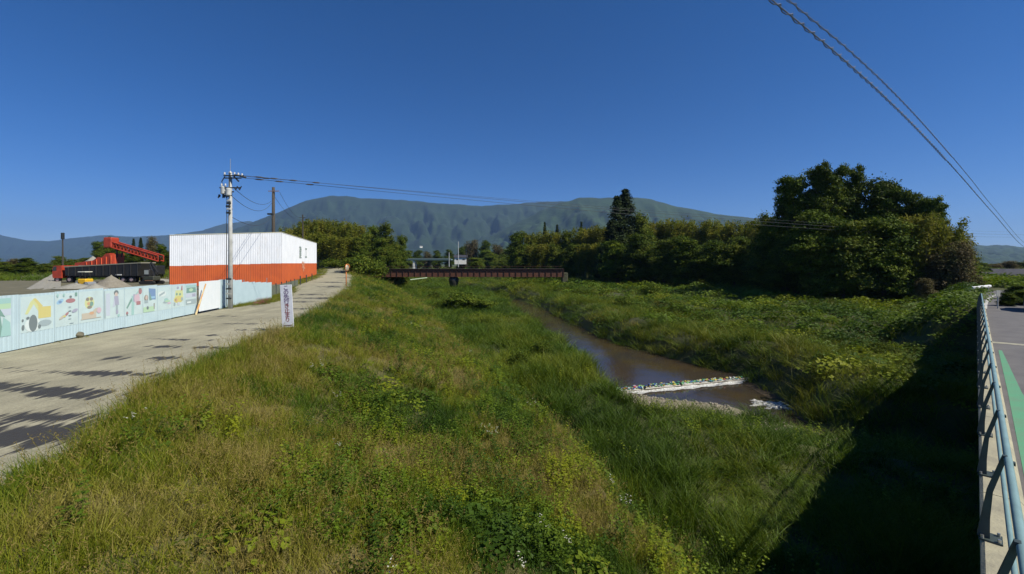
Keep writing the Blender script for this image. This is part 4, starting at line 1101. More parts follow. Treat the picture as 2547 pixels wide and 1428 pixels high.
house(1047, 615, 1100, 7, 5, 2.2, .5, M_wl, M_gw, 'tiny bright white building at the foot of the mountain', 1)
house(2500, 712, 78, 5.5, 4, 1.6, -.5, M_gw, M_dr, 'grey house with dark roof behind the road bend')
house(2560, 706, 86, 10, 5, 1.7, -.5, M_gw, M_dr, 'long dark roofed house at the far right of the road bend', 3)
# white canvas board and kei van
bp_ = V(2468, 700, 84); mb = MB(); mb.prism([(-.7, 0), (.8, -.2), (.55, .9), (-.25, 1.15), (-.7, .9)], -.05, .05)
o = mb.build('white_board', mat('white_board', (.8, .8, .78), .5)); o.location = bp_; tag(o, 'leaning white board standing in front of the far right trees', 'board')


def car(loc, rz, m, label, sc=1.0):
    t = empty('parked_car', loc, rz, label=label, cat='car'); t.scale = (sc,) * 3
    prof = [(-1.9, .35), (-1.95, .75), (-1.75, 1.0), (-1.35, 1.1), (-.9, 1.55), (.7, 1.6), (1.35, 1.08), (1.9, .92), (2.0, .6), (1.95, .32)]
    n = len(prof); v = []; f = []
    for y, s_ in ((-.80, .0), (-.74, 1), (.74, 1), (.80, 0)):
        for x, z in prof:
            zz = z if s_ == 0 or z < 1.06 else z
            yy = y * (1 - .22 * max(0, (z - .95)) / .65)
            v.append((x, yy, z if s_ else min(z, z * .985)))
    for j in range(3):
        for k in range(n): f.append((j * n + k, j * n + (k + 1) % n, (j + 1) * n + (k + 1) % n, (j + 1) * n + k))
    f += [tuple(range(n)), tuple(range(4 * n - 1, 3 * n - 1, -1))]
    mb = MB(); mb.add(v, f); mb.build('body', m, t)
    for sd in (-1, 1):
        for px_ in ([(-1.15, 1.1), (-.82, 1.46), (-.15, 1.5), (-.15, 1.1)], [(-.05, 1.1), (-.05, 1.5), (.62, 1.5), (1.1, 1.1)]):
            yv = [sd * (.806 * (1 - .22 * max(0, z - .95) / .65) + .004) for x, z in px_]
            mb = MB(); mb.add([(x, yv[i], z) for i, (x, z) in enumerate(px_)] + [(x, yv[i] - sd * .01, z) for i, (x, z) in enumerate(px_)], [(0, 1, 2, 3), (7, 6, 5, 4), (0, 4, 5, 1), (1, 5, 6, 2), (2, 6, 7, 3), (3, 7, 4, 0)]); mb.build('side_window', M_glass, t)
    mb = MB(); mb.add([(1.33, -.62, 1.115), (1.33, .62, 1.115), (.74, .56, 1.585), (.74, -.56, 1.585), (1.31, -.62, 1.10), (1.31, .62, 1.10), (.72, .56, 1.57), (.72, -.56, 1.57)], [(0, 1, 2, 3), (7, 6, 5, 4), (0, 4, 5, 1), (2, 6, 7, 3)]); mb.build('windscreen', M_glass, t)
    for x in (-1.2, 1.25):
        for y in (-.82, .62):
            w_ = empty('wheel'); w_.parent = t
            MB().tube([(x, y, .3), (x, y + .03, .3), (x, y + .17, .3), (x, y + .2, .3)], [.26, .31, .31, .26], 16).build('tyre', M_tyre, w_)
            MB().tube([(x, y - .01, .3), (x, y + .21, .3)], .17, 10).build('rim', M_steelp, w_)
    for y in (-.6, .42):
        MB().box(1.90, 1.985, y, y + .2, .62, .80, bev=.02).build('headlight', mat('headlight_glass', (.8, .8, .78), .1), t)
        MB().box(-1.975, -1.88, y, y + .18, .72, .92, bev=.02).build('tail_light', mat('tail_light_red', (.4, .02, .02), .3), t)
    return t
cp = U(2604, 774, 4.99); car((cp.x, cp.y, 4.99), math.radians(225), mat('dark_car_paint', (.05, .055, .06), .25, metal=.3), 'dark car at the right edge under the dark hedge')
cp = V(2479, 705, 92); car((cp.x, 92, cp.z - 1.3), math.radians(190), mat('white_car_paint', (.8, .8, .8), .25), 'white car parked in front of the far right houses')
st = V(2482, 765, 28.6); mb = MB(); mb.tube([(st.x, st.y, 4.9), (st.x, st.y, 6.2)], .035, 8); mb.box(st.x - .12, st.x + .12, st.y - .03, st.y - .0, 5.8, 6.2)
tag(mb.build('delineator_post', mat('pale_marker', (.55, .55, .5), .5)), 'thin pale roadside marker in front of the dark hedge', 'marker post')

# rock by the fence, flowers
def rock(name, loc, r, m, label, seed, squash=.8):
    v = []; f = []; nr, ns = 7, 12
    for i in range(nr + 1):
        th = PI * i / nr
        for k in range(ns):
            ph = 2 * PI * k / ns; x, y, z = math.sin(th) * math.cos(ph), math.sin(th) * math.sin(ph), math.cos(th)
            d = r * (1 + .5 * (float(vnoise(x * 1.6 + seed, y * 1.6 + z * 1.3, seed)) - .5)); v.append((x * d, y * d, z * d * squash))
    for i in range(nr):
        for k in range(ns): f.append((i * ns + k, (i + 1) * ns + k, (i + 1) * ns + (k + 1) % ns, i * ns + (k + 1) % ns))
    o = link(name, mesh_np(name, v, f, [m])); o.location = loc; tag(o, label, 'rock')
rp_ = U(195, 840, 5.0); rock('rock', (rp_.x, rp_.y, 5.1), .17, mat('mossy_rock', (.14, .13, .09), .9, var=.4, scale=9), 'small mossy rock at the foot of the painted fence', 3)

# ------------------------------------------------------------------ vegetation building blocks
HID = bpy.data.collections          # prototypes live in collections that are never linked to the scene


def leafcloud(C, Nn, S, asp, R):
    """rhombic leaves: centres C, normals Nn, half length S, aspect; returns verts, quads"""
    n = len(C)
    a = R.normal(size=(n, 3)); a -= (a * Nn).sum(1)[:, None] * Nn; a /= np.linalg.norm(a, axis=1)[:, None] + 1e-9
    b = np.cross(Nn, a)
    S = S[:, None]
    v = np.stack([C - a * S, C + b * S * asp - Nn * S * .12, C + a * S, C - b * S * asp - Nn * S * .12], 1).reshape(-1, 3)
    return v, np.arange(4 * n).reshape(n, 4)


def set_attr(me, name, val, dom='POINT'):
    a = me.attributes.new(name, 'FLOAT', dom); a.data.foreach_set('value', np.asarray(val, np.float32))


def unit(v): return v / (np.linalg.norm(v, axis=1)[:, None] + 1e-9)


def crown_mesh(name, lobes, nclump, per, lsize, m, seed, sig=.38, asp=.55, inner=.35, flat=1.0, droop=0.0):
    R = np.random.default_rng(seed)
    lob = np.array(lobes, float)      # x y z r (rz)
    vol = lob[:, 3] ** 2; pick = R.choice(len(lob), nclump, p=vol / vol.sum())
    d = unit(R.normal(size=(nclump, 3))); d[:, 2] = np.where(d[:, 2] < -.35, -d[:, 2] * .6, d[:, 2]); d = unit(d)
    rad = np.where(R.random(nclump) < inner, R.random(nclump) * .7 + .15, .82 + R.random(nclump) * .25)
    cc = lob[pick, :3] + d * (lob[pick, 3] * rad)[:, None] * np.array([1, 1, flat])
    sg = sig * (0.7 + .7 * R.random(nclump))
    idx = np.repeat(np.arange(nclump), per)
    off = R.normal(size=(len(idx), 3)) * sg[idx][:, None] * np.array([1, 1, .6])
    off[:, 2] -= droop * np.abs(R.normal(size=len(idx)))
    c = cc[idx] + off
    nn = unit(d[idx] * .7 + R.normal(size=c.shape) * .55 + np.array([0, 0, .45]))
    s = lsize * (0.6 + .8 * R.random(len(idx)))
    v, f = leafcloud(c, nn, s, asp, R)
    me = mesh_np(name, v, f, [m])
    ct = R.random(nclump)
    set_attr(me, 'tint', np.repeat(np.clip(ct[idx] * .75 + .25 * R.random(len(idx)), 0, 1), 4))
    set_attr(me, 'val', np.repeat(0.75 + .5 * R.random(len(idx)), 4))
    return me


def crown_material(name, stops, transl=.18):
    m = veg_mat(name, stops, .6, transl, src='GEOMETRY')
    nt = m.node_tree; N = nt.nodes; L = nt.links
    oi = N.new('ShaderNodeObjectInfo'); mr_ = N.new('ShaderNodeMapRange'); mr_.inputs[3].default_value = .78; mr_.inputs[4].default_value = 1.25
    L.new(oi.outputs['Random'], mr_.inputs[0])
    ml = N.new('ShaderNodeMix'); ml.data_type = 'RGBA'; ml.blend_type = 'MULTIPLY'; ml.inputs[0].default_value = 1
    b = N['Principled BSDF']; b.inputs['Specular IOR Level'].default_value = .08; s = b.inputs['Base Color'].links[0].from_socket
    L.new(s, ml.inputs[6]); L.new(mr_.outputs[0], ml.inputs[7])
    tr = [n for n in N if n.type == 'BSDF_TRANSLUCENT'][0]
    L.new(ml.outputs[2], b.inputs['Base Color']); L.new(ml.outputs[2], tr.inputs[0])
    return m


M_dkleaf = crown_material('dark_evergreen_leaves', [(0, (.018, .040, .005)), (.5, (.062, .10, .008)), (1, (.14, .17, .015))])
M_olive = crown_material('olive_bamboo_leaves', [(0, (.10, .135, .014)), (.5, (.18, .195, .022)), (1, (.26, .235, .04))], .4)
M_mid = crown_material('mid_green_leaves', [(0, (.045, .08, .009)), (.5, (.09, .13, .014)), (1, (.16, .175, .022))], .3)
M_cedar = crown_material('cedar_needles', [(0, (.012, .026, .008)), (1, (.04, .055, .014))], .05)
M_brownleaf = crown_material('brown_tangled_vines', [(0, (.06, .05, .022)), (.5, (.10, .08, .035)), (1, (.10, .11, .03))], .2)
M_bark = mat('tree_bark', (.06, .05, .035), .9, var=.4, scale=4)
M_culm = mat('bamboo_culm', (.16, .17, .07), .6, var=.3, scale=2)


def trunk_mesh(name, H, r0, limbs, seed, m):
    R = random.Random(seed); mb = MB()
    pts = [(0, 0, -1.0), (0, 0, H * .2), (R.uniform(-.3, .3), R.uniform(-.3, .3), H * .5), (R.uniform(-.5, .5), R.uniform(-.5, .5), H * .85)]
    mb.tube(pts, [r0 * 1.2, r0, r0 * .65, r0 * .2], 9)
    for k in range(limbs):
        a = R.random() * 2 * PI; z = H * R.uniform(.28, .7); l = H * R.uniform(.10, .17)
        mb.tube([(0, 0, z), (math.cos(a) * l * .5, math.sin(a) * l * .5, z + l * .45), (math.cos(a) * l, math.sin(a) * l, z + l * .8)], [r0 * .45, r0 * .3, r0 * .08], 6)
    me = bpy.data.meshes.new(name); me.from_pydata(mb.v, [], mb.f); me.materials.append(m); return me


def lobes_broad(seed, H, R0, n=11, low=.25):
    r = random.Random(seed); out = []
    for k in range(n):
        t = low + (0.97 - low) * (k + .5) / n; w = math.sin(min(1, (t - low) / (1.0 - low) * 1.15 + .18) * PI * .92) ** .6
        a = r.random() * 2 * PI; rr = R0 * w * r.uniform(.25, .62); rad = R0 * r.uniform(.34, .5) * (1.1 - .45 * t)
        out.append((math.cos(a) * rr, math.sin(a) * rr, H * t - rad * .5, rad))
    out += [(0, 0, H * .55, R0 * .55), (0, 0, H * .35, R0 * .5)]
    return out


TREE = {}
for i in range(3):
    TREE['dark%d' % i] = (16, 5.5, crown_mesh('crown', lobes_broad(20 + i, 16, 5.5, 15, .16), 560, 60, .175, M_dkleaf, 40 + i, .42), trunk_mesh('trunk', 16, .32, 8, i, M_bark))
    TREE['mid%d' % i] = (12, 4.5, crown_mesh('crown', lobes_broad(50 + i, 12, 4.5, 13, .16), 400, 58, .165, M_mid, 60 + i, .38), trunk_mesh('trunk', 12, .24, 7, 9 + i, M_bark))


def spiky(seed, H, R0):
    r = random.Random(seed); out = []
    for k in range(26):
        t = .2 + .8 * (k / 26); w = (1 - t) ** .6 * .95 + .12; a = k * 2.4 + r.random(); rr = R0 * w * r.uniform(.3, .9); out.append((math.cos(a) * rr, math.sin(a) * rr, H * t - .3, R0 * (.30 - .16 * t)))
    for k in range(5):
        a = r.random() * 6.28; out.append((math.cos(a) * R0 * .35, math.sin(a) * R0 * .35, H * r.uniform(.9, 1.0), R0 * .12))
    return out


for i in range(2):
    TREE['spiky%d' % i] = (18, 5, crown_mesh('crown', spiky(70 + i, 18, 5), 520, 60, .175, M_dkleaf, 80 + i, .36, inner=.4), trunk_mesh('trunk', 18, .35, 14, 30 + i, M_bark))


def cedar_mesh(seed, H, R0):
    R = np.random.default_rng(seed); n = 460; t = R.random(n) ** 1.25; rr = R0 * (1 - t) ** .95 * (.75 + .35 * R.random(n)) + .06; a = R.random(n) * 2 * PI
    keep = .25 + .75 * R.random(n); rr *= np.where(R.random(n) < .3, keep, 1)
    cc = np.stack([rr * np.cos(a), rr * np.sin(a), H * (.1 + .9 * t)], 1); d = np.stack([np.cos(a), np.sin(a), 0 * a + .2], 1); idx = np.repeat(np.arange(n), 30)
    off = R.normal(size=(len(idx), 3)) * .27 * (1.1 - .7 * t[idx])[:, None]; off += d[idx] * (R.random(len(idx)) - .5)[:, None] * 1.0 * np.array([1, 1, -.3])
    c = cc[idx] + off; nn = unit(d[idx] + R.normal(size=c.shape) * .7); v, f = leafcloud(c, nn, .2 * (.6 + .7 * R.random(len(idx))), .45, R)
    me = mesh_np('crown', v, f, [M_cedar]); set_attr(me, 'tint', np.repeat(R.random(n)[idx], 4)); set_attr(me, 'val', np.repeat(.7 + .6 * R.random(len(idx)), 4)); return me


for i in range(2): TREE['cedar%d' % i] = (20, 3.0, cedar_mesh(5 + i, 20, 3.0), trunk_mesh('trunk', 20, .3, 0, 40 + i, M_bark))


def bamboo_meshes(seed, H, R0, m):
    R = np.random.default_rng(seed); mb = MB(); C = []; Dn = []; T = []
    for k in range(46):
        a = R.random() * 2 * PI; r = R0 * .75 * math.sqrt(R.random()); x, y = r * math.cos(a), r * math.sin(a); h = H * (.72 + .28 * R.random()); lx, ly = R.normal() * .9, R.normal() * .9
        pts = [(x, y, -.5), (x + lx * .15, y + ly * .15, h * .5), (x + lx * .5, y + ly * .5, h * .82), (x + lx, y + ly, h * .97)]
        mb.tube(pts, [.05, .045, .03, .01], 5)
        n = 330; t = .28 + .72 * R.random(n) ** .75; px_ = np.interp(t, [0, .5, .82, 1], [p[0] for p in pts]); py_ = np.interp(t, [0, .5, .82, 1], [p[1] for p in pts]); pz_ = t * h
        sp = .75 * (1.05 - t) ** .5 * .8 + .12
        C.append(np.stack([px_ + R.normal(size=n) * sp, py_ + R.normal(size=n) * sp, pz_ + R.normal(size=n) * .3], 1)); T.append(np.full(n, R.random()))
    C = np.concatenate(C); T = np.concatenate(T); n = len(C); nn = unit(R.normal(size=(n, 3)) + np.array([0, 0, .3])); v, f = leafcloud(C, nn, .22 * (.6 + .8 * R.random(n)), .4, R)
    me = mesh_np('crown', v, f, [m]); set_attr(me, 'tint', np.repeat(np.clip(T * .7 + .3 * R.random(n), 0, 1), 4)); set_attr(me, 'val', np.repeat(.75 + .5 * R.random(n), 4))
    tm = bpy.data.meshes.new('culms'); tm.from_pydata(mb.v, [], mb.f); tm.materials.append(M_culm)
    return me, tm


for i in range(2):
    a_, b_ = bamboo_meshes(90 + i, 13, 3.6, M_olive); TREE['bamboo%d' % i] = (13, 3.9, a_, b_)
TREE['brown0'] = (7, 3.2, crown_mesh('crown', lobes_broad(77, 7, 3.2, 12, .05), 300, 36, .16, M_brownleaf, 78, .34, asp=.35, droop=.5), trunk_mesh('trunk', 7, .16, 9, 12, M_bark))
for i in range(2):
    TREE['bush%d' % i] = (2.4, 1.7, crown_mesh('crown', [(0, 0, .9, 1.1), (.7, .3, .8, .8), (-.6, -.4, .9, .85), (.1, -.7, .7, .8), (-.3, .6, 1.2, .7), (.4, -.2, 1.5, .6)], 120, 34, .10, M_mid, 66 + i, .22), trunk_mesh('trunk', 1.6, .07, 5, 77, M_bark))

GENN = {'dark': 'broadleaf_tree', 'mid': 'broadleaf_tree', 'spiky': 'fir_tree', 'cedar': 'cedar_tree', 'bamboo': 'bamboo_clump', 'brown': 'vine_covered_tree', 'bush': 'shrub'}
CATN = {'dark': 'tree', 'mid': 'tree', 'spiky': 'tree', 'cedar': 'cedar', 'bamboo': 'bamboo', 'brown': 'tree', 'bush': 'shrub'}


def tree(kind, px, top, Y, wpx, label, group=None, zb=None):
    H0, R0, cm_, tm_ = TREE[kind]; k = kind.rstrip('0123456789')
    X = (px - CX) / F * Y; z = float(ground(X, Y)) if zb is None else zb
    if Y > 300: z = 3.0
    H = CZ + (HY - top) / F * Y - z
    r = rnd.random() * 2 * PI
    t = empty(GENN[k], (X, Y, z), r, label=label, cat=CATN[k], group=group)
    sx = wpx / F * Y / 2 / R0; t.scale = (sx, sx, H / H0)
    link('crown', cm_, t); link('trunk' if k != 'bamboo' else 'culms', tm_, t)


def place(px):   # words for a place along the picture, by what it is near
    return px


# the dark wood on the right
W = 'trees of the dark wood on the right'
for a in [
    ('spiky1', 1975, 446, 70, 90, 'narrow ragged treetop at the left peak of the wood'),
    ('spiky0', 2040, 410, 68.5, 90, 'narrow ragged treetop, left one of the wood\'s highest three'),
    ('spiky1', 2082, 418, 69, 90, 'narrow ragged treetop, middle one of the wood\'s highest three'),
    ('spiky0', 2122, 420, 69.5, 86, 'narrow ragged treetop, right one of the wood\'s highest three'),
    ('spiky1', 2212, 458, 67, 90, 'short ragged treetop over the middle of the wood'),
    ('spiky0', 2275, 480, 64.5, 90, 'short ragged treetop over the right shoulder of the wood'),
    ('spiky1', 2328, 496, 62.5, 84, 'short ragged treetop at the right end of the wood'),
    ('spiky0', 1982, 450, 71, 175, 'dark evergreen with a ragged tip at the left end of the big dark wood'),
    ('spiky1', 2052, 425, 69, 150, 'tallest ragged evergreen at the peak of the dark wood'),
    ('dark1', 2112, 440, 70, 170, 'tall dark evergreen just right of the wood\'s highest tip'),
    ('dark0', 2170, 442, 68, 170, 'broad dark evergreen in the middle of the big wood'),
    ('spiky0', 2222, 470, 66, 130, 'dark evergreen with a hooked tip right of the wood\'s middle'),
    ('dark2', 2282, 492, 65, 150, 'dark round evergreen on the right shoulder of the big wood'),
    ('spiky1', 2322, 496, 63, 110, 'dark evergreen near the right end of the big wood'),
    ('bamboo0', 2366, 575, 61.5, 100, 'feathery bamboo closing the right end of the big wood'),
    ('bamboo1', 2250, 520, 72, 150, 'tall bamboo behind the right half of the big wood'),
    ('mid0', 1912, 528, 78, 110, 'green tree joining the belt to the big wood'),
    ('dark1', 1948, 480, 75, 90, 'dark tree on the left slope of the big wood'),
    ('dark2', 1925, 545, 76, 130, 'lower dark evergreen at the left foot of the big wood'),
    ('dark0', 2015, 520, 64, 200, 'wide leafy evergreen under the left peak of the wood'),
    ('mid2', 2095, 545, 62, 190, 'front evergreen with lit clumps in the middle of the big wood'),
    ('dark1', 2200, 540, 61, 180, 'front dark evergreen right of the lit clumps'),
    ('bamboo0', 2290, 530, 60.5, 120, 'front bamboo with hanging foliage on the right'),
    ('bamboo1', 2345, 545, 60, 100, 'drooping olive bamboo at the right end of the big wood'),
    ('dark1', 1960, 600, 69, 130, 'small dark tree at the left foot of the wood behind the meadow'),
    ('brown0', 2342, 628, 57, 110, 'brown vine covered tree at the right end of the wood'),
    ('brown0', 2385, 596, 56, 100, 'tall brown tangled tree nearest the bridge rail'),
    ('brown0', 2300, 690, 55.5, 60, 'low brown tangled bush below the right end of the wood'),
]: tree(*a[:6], group=W)
for i in range(9): tree(['dark0', 'dark1', 'dark2'][i % 3], 1940 + i * 48, 500 + abs(i - 3) * 16, 78 + (i % 3) * 3, 190, 'dark evergreen in the second row behind the big wood, %s' % ['at its left end', 'behind the left tip', 'behind the highest tip', 'behind the middle left', 'behind the middle', 'behind the middle right', 'behind the hooked tip', 'behind the right shoulder', 'at its right end'][i], group='second row of the dark wood')
for i in range(9): tree(['dark2', 'dark0', 'mid1'][i % 3], 1930 + i * 48, 590, 90 + (i % 2) * 4, 210, 'dark low tree deep inside the wood, %s' % ['leftmost', 'second from the left', 'third from the left', 'fourth from the left', 'middle one', 'fourth from the right', 'third from the right', 'second from the right', 'rightmost'][i], group='trees deep inside the wood')
# cedars and the belt in the middle
tree('cedar0', 1534, 490, 122, 84, 'tall dark cedar, left one of the twin tops')
tree('cedar1', 1555, 472, 125, 104, 'tall dark cedar, right one of the twin tops')
tree('cedar0', 1520, 550, 120, 80, 'lower dark cedar leaning on the left of the twin cedars')
tree('mid0', 1592, 528, 124, 110, 'yellowish rounded tree right beside the twin cedars')
words = ['under the twin cedars', 'just right of the twin cedars', 'left of the middle of the belt', 'in the middle of the belt', 'right of the middle of the belt', 'next to the pale lit shrub', 'at the right end of the belt']
for i in range(7):
    tree(['dark0', 'mid1', 'mid0', 'dark1'][i % 4], 1535 + i * 58, 588 + [10, -8, 6, -2, 8, 0, 6][i], 112 - i * 4.5, 128, 'rounded tree of the belt behind the meadow, %s' % words[i], group='dark belt behind the meadow')
    tree(['dark1', 'dark0'][i % 2], 1560 + i * 55, 604, 119 - i * 3, 120, 'dark filler tree of the belt\'s second row, %s' % words[i], group='second row of the dark belt')
for i in range(6):
    tree(['bamboo0', 'bamboo1'][i % 2], 1625 + i * 52, 546 + [4, 0, 8, 2, 6, 0][i], 134 - i * 3, 92, 'olive bamboo rising behind the dark belt, %s' % ['nearest the twin cedars', 'second from the cedars', 'third from the cedars', 'fourth from the cedars', 'fifth from the cedars', 'nearest the big wood'][i], group='bamboo behind the dark belt')
tree('bush0', 1775, 655, 96, 60, 'pale green lit shrub in front of the dark belt')
ws = ['leftmost', 'second', 'third', 'fourth', 'fifth', 'last before the cedars']
for i in range(6):
    tree(['dark1', 'bamboo0', 'bamboo1', 'mid0', 'bamboo0', 'bamboo1'][i], 1288 + i * 42, [574, 582, 576, 572, 566, 562][i], 158 - i * 3, 84, 'olive tree row right of the red bridge, %s from the left' % ws[i] if i else 'dark tree at the left end of the olive row behind the red bridge', group='olive row behind the red bridge')
    tree(['mid1', 'bamboo0', 'mid0'][i % 3], 1300 + i * 40, 606, 146 - i * 3, 80, 'low green tree in front of the olive row, %s from the left' % ws[i], group='low trees at the end of the red bridge')
for i, (px, t_) in enumerate(((1355, 554), (1386, 560), (1446, 553))): tree('cedar1', px, t_, 178, 24, 'small dark cedar tip above the olive row, %s' % ['left one', 'middle one', 'right one'][i])
# far centre
for i, (kd, px, t_, Y, w) in enumerate((('brown0', 1172, 594, 290, 60), ('dark0', 1206, 597, 285, 56), ('brown0', 1240, 606, 270, 60), ('mid0', 1262, 618, 250, 70), ('mid1', 1215, 622, 240, 70), ('dark1', 1150, 612, 300, 44), ('dark2', 1118, 620, 330, 40), ('dark0', 1090, 622, 340, 44), ('brown0', 1064, 624, 345, 40), ('dark1', 1038, 622, 340, 44), ('mid2', 1185, 640, 215, 60), ('mid0', 1250, 645, 205, 80), ('mid1', 1010, 622, 330, 50), ('dark1', 980, 618, 330, 60))):
    tree(kd, px, t_, Y, w, ['brown topped far tree above the far white house', 'dark far tree right of the brown topped one', 'brownish far tree left of the olive row', 'rounded green far tree left of the olive row', 'round green tree behind the red bridge\'s middle', 'dark far tree just right of the thin pale pole', 'dark far tree behind the short white post', 'dark far tree right above the pale bridge', 'brown far tree below the mountain gap', 'dark far tree below the tiny white building', 'green shrubby tree right of the far white house', 'wide low green tree behind the red bridge', 'green far tree at the left end of the pale bridge', 'dark far tree hidden behind the left grove'][i], group='far trees up the valley')
# left grove behind the gravel road
for i, (kd, px, t_, Y, w) in enumerate((('bamboo0', 726, 566, 128, 74), ('bamboo1', 768, 548, 132, 84), ('bamboo0', 806, 546, 136, 84), ('bamboo1', 846, 552, 134, 84), ('bamboo0', 884, 556, 130, 80), ('mid1', 920, 560, 126, 84), ('mid0', 958, 553, 124, 90), ('mid1', 992, 584, 120, 64), ('bamboo0', 800, 580, 122, 90), ('bamboo1', 850, 588, 118, 90), ('mid0', 898, 590, 117, 90), ('mid2', 945, 590, 116, 90), ('bamboo0', 752, 586, 124, 90), ('mid2', 985, 622, 114, 60))):
    tree(kd, px, t_, Y, w, ['olive bamboo just above the barrier\'s right corner', 'tall olive bamboo left of the grove\'s middle', 'tallest olive bamboo of the left grove', 'olive bamboo in the middle of the left grove', 'olive bamboo right of the grove\'s middle', 'green tree where the left grove turns from bamboo to leafy', 'green leafy tree near the right end of the left grove', 'smaller green tree closing the left grove', 'olive bamboo in the lower front of the grove near the road', 'olive bamboo in the lower front above the mirror', 'mid green tree in the lower front right of the mirror', 'low tree near the left end of the red bridge', 'low bamboo beside the barrier\'s end', 'low green tree over the left end of the red bridge'][i], group='grove at the far end of the gravel road')
for i, (px, t_, Y, w) in enumerate(((892, 628, 96, 90), (932, 640, 100, 70), (868, 640, 100, 50), (825, 640, 112, 60))): tree('bush%d' % (i % 2), px, t_, Y, w, ['big round shrub behind the traffic mirror', 'round shrub left of the red bridge', 'small shrub just behind the traffic mirror', 'low shrub where the gravel road disappears'][i])
# far left
for i, (kd, px, t_, Y, w) in enumerate((('mid0', 6, 650, 96, 80), ('brown0', 36, 642, 100, 64), ('dark0', 72, 641, 98, 70), ('mid1', 112, 655, 104, 60), ('mid2', 150, 636, 112, 50), ('mid0', 182, 644, 112, 60), ('dark0', 270, 588, 135, 66), ('mid1', 250, 600, 132, 50), ('dark1', 300, 606, 130, 56), ('cedar0', 332, 594, 135, 20), ('cedar1', 350, 592, 137, 22), ('brown0', 378, 586, 120, 44), ('dark2', 404, 606, 118, 50), ('dark0', 340, 625, 118, 60), ('mid2', 215, 640, 150, 60), ('dark2', 428, 620, 116, 50), ('dark1', -30, 640, 96, 80), ('dark1', 385, 632, 112, 60))):
    tree(kd, px, t_, Y, w, ['pale green tree at the far left edge', 'brownish tree at the left end of the yard', 'dark broad tree left of the earth ramp', 'green tree behind the earth ramp', 'small green tree behind the thin mast', 'green tree behind the black trailer\'s left end', 'tall dark round tree behind the conveyor head', 'greener tree on the left flank of the tall round one', 'dark tree behind the conveyor', 'slim dark cedar, left of the pair behind the conveyor', 'slim dark cedar, right of the pair behind the conveyor', 'reddish brown topped tree above the small excavator', 'dark tree touching the left edge of the white barrier', 'low dark tree behind the lower conveyor', 'low green tree behind the large gravel heap', 'low dark tree half behind the white barrier', 'dark tree cut by the picture\'s left edge', 'low dark tree behind the small excavator'][i], group='trees beyond the yard')
# far right
for i, (kd, px, t_, Y, w) in enumerate((('dark1', 2412, 640, 95, 70), ('dark0', 2436, 652, 105, 70), ('brown0', 2470, 655, 130, 60), ('brown0', 2505, 648, 135, 60), ('dark2', 2540, 652, 140, 70), ('brown0', 2575, 646, 140, 70))):
    tree(kd, px, t_, Y, w, ['dark tree just right of the brown tangled trees', 'dark tree left of the white leaning board', 'brown bare looking tree above the white car', 'brown tree above the grey house', 'dark tree at the right edge above the roofs', 'brown tree beyond the right edge'][i], group='trees beyond the road bend')
for i, (px, t_, Y, w) in enumerate(((2514, 728, 30.2, 60), (2540, 722, 31, 70), (2570, 718, 31.5, 80), (2532, 708, 36, 80))): tree('dark%d' % (i % 2), px, t_, Y, w, ['left end of the dark hedge at the road bend', 'middle of the dark hedge at the road bend', 'right end of the dark hedge at the road bend', 'taller shrub behind the dark hedge'][i], zb=4.95)
# shrubs on the flood plain
for i, (px, t_, Y, w) in enumerate(((1152, 722, 64, 100), (1108, 736, 66, 60), (1202, 738, 61, 64), (1080, 722, 84, 40), (1250, 716, 86, 40), (1350, 842, 31.5, 60), (1622, 700, 74, 60), (1450, 716, 84, 70), (1560, 735, 60, 70), (1720, 800, 42, 70), (2385, 770, 38, 70), (2340, 790, 37, 80), (2395, 742, 44, 60), (2290, 800, 34, 80), (2200, 850, 30, 70), (1830, 770, 50, 70), (2050, 790, 43, 90), (1290, 870, 28, 60))):
    tree('bush%d' % (i % 2), px, t_, Y, w, ['large dark shrub in the middle of the flood plain', 'shrub just left of the large plain shrub', 'shrub just right of the large plain shrub', 'small shrub below the dark bridge pier', 'small shrub right of the bridge pier', 'single shrub left of the river bend', 'shrub in the meadow under the twin cedars', 'shrub in the meadow near the red bridge\'s right end', 'shrub in the meadow above the river', 'dark shrub on the right river bank', 'leafy shrub at the bridge rail', 'leafy shrub second from the bridge rail', 'leafy shrub under the brown tangled tree', 'leafy shrub at the edge of the bridge shadow', 'shrub at the edge of the bridge shadow nearer the river', 'shrub in the meadow in front of the dark belt', 'shrub in the meadow in front of the big wood', 'low shrub at the foot of the levee slope'][i], group='shrubs on the flood plain')

# ------------------------------------------------------------------ small plants for scattering
def blade(V_, F_, T_, R, x, y, h, w, lean, az, curve, t0=0.0, segs=3):
    b = len(V_); ca, sa = math.cos(az), math.sin(az); face = R.random() * PI
    wx, wy = math.cos(face) * w, math.sin(face) * w
    for k in range(segs + 1):
        t = k / segs; o = lean * t * h + curve * t * t * h; zz = h * t * (1 - .35 * abs(curve) * t)
        ww = (1 - t) ** .7 if k < segs else 0.0
        cx, cy = x + ca * o, y + sa * o
        if k < segs: V_ += [(cx - wx * ww, cy - wy * ww, zz), (cx + wx * ww, cy + wy * ww, zz)]; T_ += [t0, t0]
        else: V_.append((cx, cy, zz)); T_.append(t0)
    for k in range(segs - 1): F_.append((b + 2 * k, b + 2 * k + 1, b + 2 * k + 3, b + 2 * k + 2))
    F_.append((b + 2 * segs - 2, b + 2 * segs - 1, b + 2 * segs))


